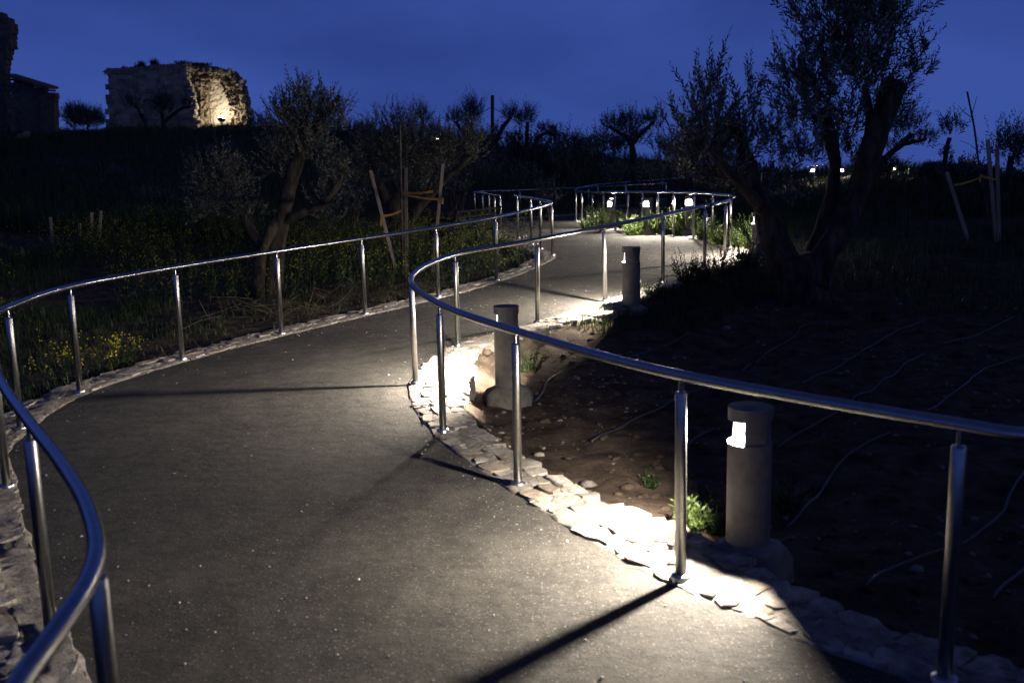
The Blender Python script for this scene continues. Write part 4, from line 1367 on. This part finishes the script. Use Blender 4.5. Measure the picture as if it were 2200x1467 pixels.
# hillside far
X, Y, d = scatter(170000, -60, 40, 22, 84, 1.4, lambda X, Y, d, s: (d > 0.5) & (np.abs(X) < Y * .6 + 2))
blades('hill_scrub', X, Y, np.clip(.35 + .6 * fbm(X * .15, Y * .15, 3) + .004 * Y, .15, .95), M['grass'], 'dark rough scrub covering the hillside', 34, width=0.03, lean=.5)
# weeds on bare soil
X, Y, d = scatter(5000, -.5, 7, 2.6, 10.5, 1.0, lambda X, Y, d, s: (d > 0.40) & s & (fbm(X * 1.3 + 3, Y * 1.3, 2) > .30))
blades('soil_weeds', X, Y, np.full(len(X), .07), M['weed'], 'sparse weeds sprouting on the bare soil', 35, width=.008, lean=.9)
# grass tufts along the right kerb past the bend
X, Y, d = scatter(30000, .3, 6, 10.2, 16, 1.0, lambda X, Y, d, s: (d > 0.30) & (d < 1.5) & s)
blades('verge_grass', X, Y, np.full(len(X), .13), M['grass'], 'green verge grass behind the third bollard light', 36, width=.007)

# ------------------------------------------------------------------ broad-leaved plants
def leafy_plant(name, label, cat, base, h, r, mat, seed, n=26, leaf=.05, wratio=.35, n_leaf=14, up=.3, group=None, flowers=0, fl_r=.012, spread=.8, stem_mat=None, lo=.4):
    rng = np.random.default_rng(seed)
    base = Vector(base)
    root = empty(name, base); tag(root, label, cat, group)
    a = rng.uniform(0, 6.28, n)
    rr = r * np.sqrt(rng.random(n))
    o = np.stack([rr * np.cos(a) * .35, rr * np.sin(a) * .35, np.zeros(n)], axis=1)
    d = unit(np.stack([np.cos(a) * rr / max(h, .01) * spread, np.sin(a) * rr / max(h, .01) * spread, np.full(n, 1.0)], axis=1) + rng.normal(size=(n, 3)) * .12)
    L = h * rng.uniform(lo, 1.0, n)
    lv, st = shoots(o, d, L, n_leaf, leaf, leaf * wratio, rng, bend=.3, up=0.05, open_=1.0)
    fast_mesh('foliage', *lv, mat, root)
    fast_mesh('stems', *st, stem_mat or M['weed'], root)
    if flowers:
        k = rng.integers(0, n, flowers)
        tip = o[k] + d[k] * (L[k] * rng.uniform(.92, 1.08, flowers))[:, None] + rng.normal(size=(flowers, 3)) * .022
        m4 = 5
        pos = np.repeat(tip, m4, axis=0)
        ax = unit(rng.normal(size=(len(pos), 3)) + np.array([0, 0, .7]))
        fast_mesh('flowers', *leaf_arrays(pos, ax, fl_r, fl_r * .9, rng=rng), M['yellow'], root)
    return root

def ground_px(x, y):
    return on_ground(x, y)

# yellow mustard by the left post
for lab, x, y, h, r, sd in (('yellow mustard plant spreading beside the left kerb, left of the post', 150, 822, .42, .40, 1), ('upright yellow mustard plant right of the post at the left kerb', 215, 806, .46, .42, 2), ('small yellow mustard plant nearest the kerb bend', 265, 792, .30, .25, 3)):
    leafy_plant('mustard_plant', lab, 'plant', ground_px(x, y), h, r, M['weed'], 100 + sd, n=22, leaf=.045, n_leaf=8, group='mustard plants at the left kerb', flowers=70, fl_r=.014)
# meadow of yellow flowers behind the left rail: uncountable
def meadow(label, n, seed, region):
    rng = np.random.default_rng(seed)
    X, Y, d = region
    kk = rng.permutation(len(X))[:n]; X, Y = X[kk], Y[kk]
    n = len(X)
    Z = ground(X, Y)
    H = rng.uniform(.25, .75, n)
    o = np.stack([X, Y, Z], axis=1)
    dd = unit(np.stack([rng.normal(size=n) * .25, rng.normal(size=n) * .25, np.ones(n)], axis=1))
    lv, st = shoots(o, dd, H, 9, .07, .026, rng, bend=.25, up=.05, open_=1.0)
    tip = o + dd * H[:, None]
    pos = np.repeat(tip, 6, axis=0) + rng.normal(size=(n * 6, 3)) * .03
    fl = leaf_arrays(pos, unit(rng.normal(size=pos.shape) + np.array([0, 0, .6])), .017, .014, rng=rng)
    a = fast_mesh('wildflower_meadow', *lv, M['weed']); tag(a, label, kind='stuff')
    b = fast_mesh('flowers', *fl, M['yellow'], a)
    c = fast_mesh('stems', *st, M['weed'], a)
reg = scatter(60000, -9, 1.5, 9.5, 24, 1.0, lambda X, Y, d, s: (d > 1.9) & (~s) & (fbm(X * .45 + 2, Y * .45, 2) > -.05) & (np.abs(X) < Y * .58))
meadow('wild plants with small yellow flowers behind the left handrail', 1300, 41, reg)
reg = scatter(30000, -2.5, 1.0, 13.5, 22, 1.0, lambda X, Y, d, s: (d > .35) & (d < 2.2) & (~s))
meadow('dense yellow flowered weeds around the bench', 380, 42, reg)

# shrubs lit by the far bollards
SH = [('bright shrub lit by the front lamp of the far pair', 1288, 489, .62, .35), ('low lit shrub left of the small bollard at the far bend', 1362, 503, .42, .40), ('lit shrub between two posts at the far bend', 1432, 503, .55, .42),
      ('tall lit shrub right of the distant bollard', 1466, 506, .60, .42), ('feathery lit shrub at the right turn of the rail', 1515, 516, .50, .36), ('lit shrub beside the half hidden bollard', 1588, 534, .55, .42), ('small lit shrub under the right turn of the rail', 1545, 528, .38, .3),
      ('thin lit shrub left of the far pair of lamps', 1262, 479, .32, .3)]
for i, (lab, x, y, h, r) in enumerate(SH):
    p = at_z(x, y, 0.30)
    dd_, _s = path_distance(np.array([p.x]), np.array([p.y]))
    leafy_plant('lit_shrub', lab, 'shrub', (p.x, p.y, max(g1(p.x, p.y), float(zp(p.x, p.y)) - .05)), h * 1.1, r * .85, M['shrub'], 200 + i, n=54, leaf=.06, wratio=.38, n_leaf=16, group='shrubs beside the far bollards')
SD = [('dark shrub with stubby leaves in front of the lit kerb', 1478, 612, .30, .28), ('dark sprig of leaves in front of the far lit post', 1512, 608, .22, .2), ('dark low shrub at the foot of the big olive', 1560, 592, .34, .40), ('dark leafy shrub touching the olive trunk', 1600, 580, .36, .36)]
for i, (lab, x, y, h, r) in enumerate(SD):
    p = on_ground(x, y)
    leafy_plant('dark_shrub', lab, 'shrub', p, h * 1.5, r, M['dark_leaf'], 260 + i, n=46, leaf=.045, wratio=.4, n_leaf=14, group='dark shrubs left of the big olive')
# small plants near the bollards
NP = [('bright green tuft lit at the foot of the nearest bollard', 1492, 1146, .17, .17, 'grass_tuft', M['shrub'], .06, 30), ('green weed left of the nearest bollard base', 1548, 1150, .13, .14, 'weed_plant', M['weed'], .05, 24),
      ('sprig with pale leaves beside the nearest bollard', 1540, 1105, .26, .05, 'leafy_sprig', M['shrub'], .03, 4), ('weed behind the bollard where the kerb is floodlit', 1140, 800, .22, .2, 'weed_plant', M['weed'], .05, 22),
      ('dark weed right of the nearest bollard', 1690, 1110, .20, .16, 'weed_plant', M['weed'], .05, 20), ('small weed on the soil right of the second post', 1400, 1052, .12, .10, 'weed_plant', M['weed'], .035, 14),
      ('grassy weed behind the third bollard light', 1408, 640, .22, .25, 'weed_plant', M['weed'], .06, 26)]
for i, (lab, x, y, h, r, nm, mt, lf, nn) in enumerate(NP):
    leafy_plant(nm, lab, 'plant', on_ground(x, y), h, r, mt, 300 + i, n=nn, leaf=lf, wratio=.3, n_leaf=9, up=.5)

# drooping frond
def frond():
    p = at(1598, 560, 13.6)
    base = Vector((p.x, p.y, g1(p.x, p.y)))
    root = empty('palm_frond_plant', base); tag(root, 'single drooping palm frond arching behind the right turn of the rail', 'plant')
    rib = [at(1612, 560, 13.6), at(1610, 520, 13.6), at(1600, 485, 13.6), at(1582, 468, 13.6), at(1562, 470, 13.6)]
    C = catmull([tuple(q) for q in rib], 8)
    V, F = sweep(C - np.array(base), .006, 6)
    mesh_obj('midrib', V, F, M['weed'], root, smooth=True)
    C = C[10:]
    n = len(C)
    pos = np.repeat(C, 2, axis=0) - np.array(base)
    ax = unit(np.stack([np.full(2 * n, .15) + RNG.normal(size=2 * n) * .08, np.tile([-.5, .5], n), np.full(2 * n, -1.0)], axis=1))
    fast_mesh('leaflets', *leaf_arrays(pos, ax, .20, .014), M['dark_leaf'], root)
frond()

# brush pile of dry twigs by the left olive
def brush():
    rng = np.random.default_rng(77)
    n = 70
    X = rng.uniform(-3.5, -2.2, n); Y = rng.uniform(11.4, 12.8, n)
    d, s = path_distance(X, Y)
    X, Y = X[d > .5], Y[d > .5]; n = len(X)
    a = np.stack([X, Y, ground(X, Y) + rng.uniform(.0, .16, n)], axis=1)
    dr = unit(rng.normal(size=(n, 3)) * np.array([1, 1, .35]))
    L = rng.uniform(.2, .7, n)[:, None]
    mid = a + dr * L * .5 + rng.normal(size=(n, 3)) * .05
    end = a + dr * L + rng.normal(size=(n, 3)) * .08
    st = stem_arrays(np.concatenate([a, mid]), np.concatenate([mid, end]), .005, .003)
    o = fast_mesh('brush_pile', *st, M['twig']); tag(o, 'tangle of cut dry twigs at the foot of the left olive', kind='stuff')
brush()

# ------------------------------------------------------------------ ruins on the hill
def ruin_plane(Y, x0, y0):
    """local frame: u right, w up, v towards the camera, origin at pixel (x0,y0)"""
    o = at(x0, y0, Y)
    r = at(x0 + 100, y0, Y) - o; r.z = 0; r.normalize()
    return o, r

def block(c, s, u, jit, rnd, parent, name, mat):
    """rough stone block: eight jittered corners with a bulged face"""
    V = []
    vdir = Vector((u.y, -u.x, 0))               # towards the camera
    for i in (-1, 1):
        for j in (-1, 1):
            for k in (-1, 1):
                p = c + u * (i * s[0] / 2 + rnd.uniform(-jit, jit)) + vdir * (j * s[1] / 2 + rnd.uniform(-jit, jit) * 1.2) + Vector((0, 0, k * s[2] / 2 + rnd.uniform(-jit, jit)))
                V.append(p)
    F = [(0, 1, 3, 2), (4, 6, 7, 5), (0, 4, 5, 1), (2, 3, 7, 6), (0, 2, 6, 4), (1, 5, 7, 3)]
    return V, F

def ruined_house():
    Y = 80.0
    k = Y / FPX
    rnd = random.Random(4)
    o = at(230, 285, Y)
    root = empty('ruined_house', o); tag(root, 'roofless ruined stone house on the hill, lit inside by a floodlight', 'ruin')
    u = Vector((1, 0, 0))
    loc = lambda V: [Vector(v) - o for v in V]
    # facade of coursed blocks between two ragged edges
    rows = 14
    y_top = lambda x: 149 - (x - 238) / 162 * 13
    def left(y): return 229 + 4 * math.sin(y * .35) + (3 if 170 < y < 200 else 0)
    def right(y):
        return float(np.interp(y, [138, 174, 198, 247, 264, 290], [401, 399, 411, 416, 427, 428])) + 3 * math.sin(y * .9)
    core_V, core_F = [], []
    n_ = 0
    y = 288.0
    rowh = 10.6
    r = 0
    while y > 134:
        x = left(y) + rnd.uniform(-3, 3)
        while x < right(y) - 4:
            w = rnd.uniform(11, 21)
            x1 = min(x + w, right(y) + rnd.uniform(-2, 2))
            cx, cy = (x + x1) / 2, y - rowh / 2
            door = 303 < cx < 320 and cy > 210
            if cy - rowh * .3 > y_top(cx) and not door:
                c = at(cx, cy, Y)
                V, F = block(c + Vector((0, .3, 0)), ((x1 - x) * k - .015, .75 + rnd.uniform(-.05, .05), rowh * k - .015), u, .03, rnd, root, 'stone_block', None)
                mesh_obj('stone_block', loc(V), F, M['ruin'] if rnd.random() < .6 else M['ruin_b'], root); n_ += 1
            x = x1
        y -= rowh; r += 1
    x = 232.0
    while x < 399:
        x1 = x + rnd.uniform(11, 20)
        c = at((x + x1) / 2, y_top((x + x1) / 2) + 5 + rnd.uniform(-1, 1.5), Y)
        V, F = block(c + Vector((0, .3, 0)), ((x1 - x) * k - .01, .8, 11 * k), u, .05, rnd, root, '', None)
        mesh_obj('coping_stone', loc(V), F, M['ruin_b'], root)
        x = x1
    # solid core behind the joints
    poly = [(233, 288), (234, 164), (244, 158), (394, 147), (392, 174), (406, 200), (411, 247), (420, 264), (420, 288)]
    fr = [at(a, b, Y) + Vector((0, .12, 0)) for a, b in poly]; bk = [p + Vector((0, .5, 0)) for p in fr]
    n = len(poly)
    V = fr + bk
    F = [tuple(range(n)), tuple(range(2 * n - 1, n - 1, -1))] + [(i, i + n, (i + 1) % n + n, (i + 1) % n) for i in range(n)]
    core = mesh_obj('wall_core', loc(V), F, M['ruin_b'], root)
    # niche of the doorway: a dark recess set in front of the core
    # noisy slab helper for rubble walls
    def slab(poly, y_front, thick, mat, name, amp=.18, res=5, fy=None):
        xs_ = [p[0] for p in poly]; ys_ = [p[1] for p in poly]
        P2 = [Vector((p[0], p[1], 0)) for p in poly]
        def inside(px, py):
            c = False
            for i in range(len(poly)):
                (ax, ay), (bx, by) = poly[i], poly[i - 1]
                if (ay > py) != (by > py) and px < (bx - ax) * (py - ay) / (by - ay) + ax: c = not c
            return c
        gx = np.arange(min(xs_), max(xs_) + res, res); gy = np.arange(min(ys_), max(ys_) + res, res)
        vid = {}; V = []; F = []
        def vert(i, j):
            if (i, j) in vid: return vid[(i, j)]
            px = gx[i] + 1.6 * mnoise.noise(Vector((i * 1.3, j * 1.7, 1))); py = gy[j] + 1.6 * mnoise.noise(Vector((i * 1.1, j * 1.9, 5)))
            yy = y_front + (fy(px, py) if fy else 0)
            p = at(px, py, yy)
            nn = mnoise.noise(Vector((px * .12, py * .12, 2))) + .7 * mnoise.noise(Vector((px * .31, py * .31, 9)))
            p = p + Vector((0, -amp * nn, 0))
            V.append(p); vid[(i, j)] = len(V) - 1
            return vid[(i, j)]
        cellset = [(i, j) for i in range(len(gx) - 1) for j in range(len(gy) - 1) if inside(gx[i] + res / 2, gy[j] + res / 2)]
        cs = set(cellset)
        for (i, j) in cellset:
            F.append((vert(i, j + 1), vert(i + 1, j + 1), vert(i + 1, j), vert(i, j)))
        nf = len(V)
        V2 = [v + Vector((0, thick, 0)) for v in V]
        F2 = [tuple(q + nf for q in reversed(f)) for f in F]
        SF = []
        for (i, j) in cellset:
            for (di, dj, a, b) in ((0, 1, (i, j + 1), (i + 1, j + 1)), (1, 0, (i + 1, j + 1), (i + 1, j)), (0, -1, (i + 1, j), (i, j)), (-1, 0, (i, j), (i, j + 1))):
                if (i + di, j + dj) not in cs:
                    A, B = vid[a], vid[b]
                    SF.append((B, A, A + nf, B + nf))
        return mesh_obj(name, loc(V + V2), F + F2 + SF, mat, root)
    # plastered back wall, the rubble vault over it, the pier and the end wall
    slab([(408, 290), (408, 190), (425, 170), (470, 165), (516, 182), (522, 290)], Y + 1.9, .6, M['plaster'], 'back_wall', amp=.16, res=4)
    slab([(399, 186), (398, 140), (410, 136), (442, 140), (502, 154), (519, 174), (528, 200), (533, 245), (536, 256), (530, 290), (500, 290), (494, 240), (488, 212), (478, 188), (464, 168), (440, 172), (433, 184), (430, 200), (424, 186), (412, 183)],
         Y + .7, 1.1, M['rubble'], 'vault_rubble', amp=.36, res=3.4, fy=lambda px, py: 0.6 * float(sstep(430, 480, px)) * float(sstep(250, 165, py) if False else 1 - sstep(165, 250, py)) )
    slab([(431, 290), (432, 196), (428, 176), (440, 170), (449, 178), (446, 205), (448, 290)], Y + 1.2, .8, M['rubble'], 'pier', amp=.2, res=3.4)
    slab([(405, 215), (406, 192), (414, 184), (426, 186), (431, 200), (431, 208)], Y + 1.5, .5, M['plaster'], 'niche_arch', amp=.03, res=3)
    slab([(410, 290), (411, 200), (416, 200), (418, 246), (421, 290)], Y + .2, .5, M['plaster'], 'door_jamb', amp=.05, res=3)
    # loose rubble stones on the broken edges
    for _ in range(90):
        t = rnd.random()
        ex = [(400, 140), (442, 139), (502, 153), (520, 175), (530, 205), (535, 250), (532, 268)]
        q = t * (len(ex) - 1); i = int(q); f = q - i
        px = ex[i][0] * (1 - f) + ex[min(i + 1, 6)][0] * f + rnd.uniform(-9, 3); py = ex[i][1] * (1 - f) + ex[min(i + 1, 6)][1] * f + rnd.uniform(-1, 12)
        c = at(px, py, Y + rnd.uniform(.4, 1.2))
        V, F = block(c, (rnd.uniform(.2, .5), .5, rnd.uniform(.15, .35)), u, .06, rnd, root, '', None)
        mesh_obj('rubble_stone', loc(V), F, M['rubble'] if rnd.random() < .6 else M['ruin'], root)
    for _ in range(60):
        py = rnd.uniform(142, 262); px = right(py) + rnd.uniform(-3, 4)
        c = at(px, py, Y + rnd.uniform(-.1, .8))
        V, F = block(c, (rnd.uniform(.2, .45), .4, rnd.uniform(.15, .35)), u, .06, rnd, root, '', None)
        mesh_obj('rubble_stone', loc(V), F, M['ruin'], root)
    # weeds on the wall head
    rng = np.random.default_rng(8)
    px = np.concatenate([rng.uniform(238, 400, 160), rng.normal(303, 5, 120), rng.normal(334, 3, 90), rng.normal(266, 4, 40), rng.normal(388, 10, 120), rng.normal(430, 12, 120), rng.normal(232, 5, 70)])
    bx = np.array([at(x, y_top(x) + 3 if x < 402 else 140, Y + .3) for x in px])
    hgt = np.concatenate([rng.uniform(.05, .25, 160), rng.uniform(.2, .65, 120), rng.uniform(.3, .75, 90), rng.uniform(.1, .35, 40), rng.uniform(.1, .4, 120), rng.uniform(.05, .25, 120), rng.uniform(-.5, .1, 70)])
    dv = unit(rng.normal(size=(len(px), 3)) * .22 + np.array([0, 0, 1]))
    V, F = stem_arrays(bx, bx + dv * hgt[:, None], .035, .01)
    w = fast_mesh('wall_weeds', V - np.array(o), F, M['dark_leaf'], root); w['kind'] = 'stuff'
ruined_house()

def floodlight(label, px, py, Y, aim, size=0.3, mat=None, strength=None):
    p = at(px, py, Y)
    root = empty('floodlight', p); tag(root, label, 'floodlight')
    q = Vector(aim).to_track_quat('Z', 'Y').to_matrix()
    V, F = join(lathe([(0.0, -.12), (size * .7, -.12), (size, 0.0), (size * .92, 0.0)], 16))
    mesh_obj('housing', [q @ Vector(v) for v in V], F, M['lamp_body'], root)
    V, F = lathe([(0.0, size * .8), (size * .5, size * .7), (size * .82, size * .4), (size * .92, -.005)], 16)
    mesh_obj('lens', [q @ Vector(v) for v in V], F, mat or M['flood'], root, smooth=True)
    g = g1(p.x, p.y)
    V, F = box((0, 0, -.5), (.08, .08, .9))
    mesh_obj('bracket', V, F, M['lamp_body'], root)
floodlight('glowing floodlight at the foot of the ruined house', 476, 257, 80.0, (-.05, .6, .8), size=.30)

def ruined_tower():
    Y = 78.0
    k = Y / FPX
    rnd = random.Random(14)
    o = at(0, 290, Y)
    root = empty('ruined_tower', o); tag(root, 'tall dark broken tower wall at the left edge of the picture', 'ruin')
    loc = lambda V: [Vector(v) - o for v in V]
    edge = lambda y: float(np.interp(y, [28, 33, 47, 60, 100, 117, 122, 128, 132, 163, 290], [-12, 5, 21, 26, 24, 12, 15, 21, 11, 11, 14]))
    y = 292.0; h = 11.0
    while y > 28:
        x = -70 + rnd.uniform(-6, 0)
        while x < edge(y - h / 2) - 2:
            x1 = min(x + rnd.uniform(12, 22), edge(y - h / 2) + rnd.uniform(-1, 1))
            if x1 > -25:
                c = at((x + x1) / 2, y - h / 2, Y) + Vector((0, .45, 0))
                V, F = block(c, ((x1 - x) * k + .005, 0.95 + rnd.uniform(-.06, .06), h * k + .004), Vector((1, 0, 0)), .035, rnd, root, '', None)
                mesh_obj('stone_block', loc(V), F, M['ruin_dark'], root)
            x = x1
        y -= h
ruined_tower()

def lean_to():
    Y = 77.0
    k = Y / FPX
    rnd = random.Random(24)
    o = at(70, 290, Y)
    root = empty('stone_annex', o); tag(root, 'low stone annex with a sloping tiled roof beside the tower', 'building')
    loc = lambda V: [Vector(v) - o for v in V]
    y = 294.0; h = 10.5
    while y > 186:
        x = 24 + rnd.uniform(-4, 0)
        while x < 114:
            x1 = min(x + rnd.uniform(12, 22), 117 + rnd.uniform(-1.5, 1))
            if y - h > float(np.interp((x + x1) / 2, [24, 127], [168, 196])):
                c = at((x + x1) / 2, y - h / 2, Y) + Vector((0, .4, 0))
                V, F = block(c, ((x1 - x) * k + .005, .8 + rnd.uniform(-.04, .04), h * k + .004), Vector((1, 0, 0)), .03, rnd, root, '', None)
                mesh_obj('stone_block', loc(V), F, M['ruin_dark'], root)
            x = x1
        y -= h
    # roof planes of tiles with rafters under them
    a = at(10, 161, Y - .5); b = at(104, 189.5, Y - .5)
    dz = Vector((0, 1.7, .12))
    n_t = 16
    for i in range(n_t):
        p = a.lerp(b, i / n_t); q = a.lerp(b, (i + 1) / n_t)
        C = [p.lerp(q, .5), p.lerp(q, .5) + dz]
        V, F = sweep(C, (q - p).length * .56, 8)
        mesh_obj('roof_tile', loc(V), F, M['tile'], root)
    for i in range(6):
        p = a.lerp(b, (i + .5) / 6) - Vector((0, 0, .28))
        V, F = plank(p - Vector((0, .25, 0)), p + dz, .12, .14)
        mesh_obj('rafter', loc(V), F, M['wood_dark'], root)
lean_to()

def wall_fragment():
    Y = 70.0
    rnd = random.Random(44)
    k = Y / FPX
    o = at(47, 312, Y)
    root = empty('wall_fragment', o); tag(root, 'small fragment of stone wall lit orange below the tower', 'wall')
    y = 314.0
    while y > 284:
        x = 33.0
        x_end = 62
        while x < x_end - 2:
            x1 = min(x + rnd.uniform(5, 10), x_end)
            if y - 5 > float(np.interp((x + x1) / 2, [32, 45, 55, 62], [293, 288, 282, 283])):
                V, F = block(at((x + x1) / 2, y - 2.6, Y), ((x1 - x) * k, .5, 5.2 * k), Vector((1, 0, 0)), .025, rnd, root, '', None)
                mesh_obj('stone_block', [Vector(v) - o for v in V], F, M['ruin'], root)
            x = x1
        y -= 5.2
wall_fragment()
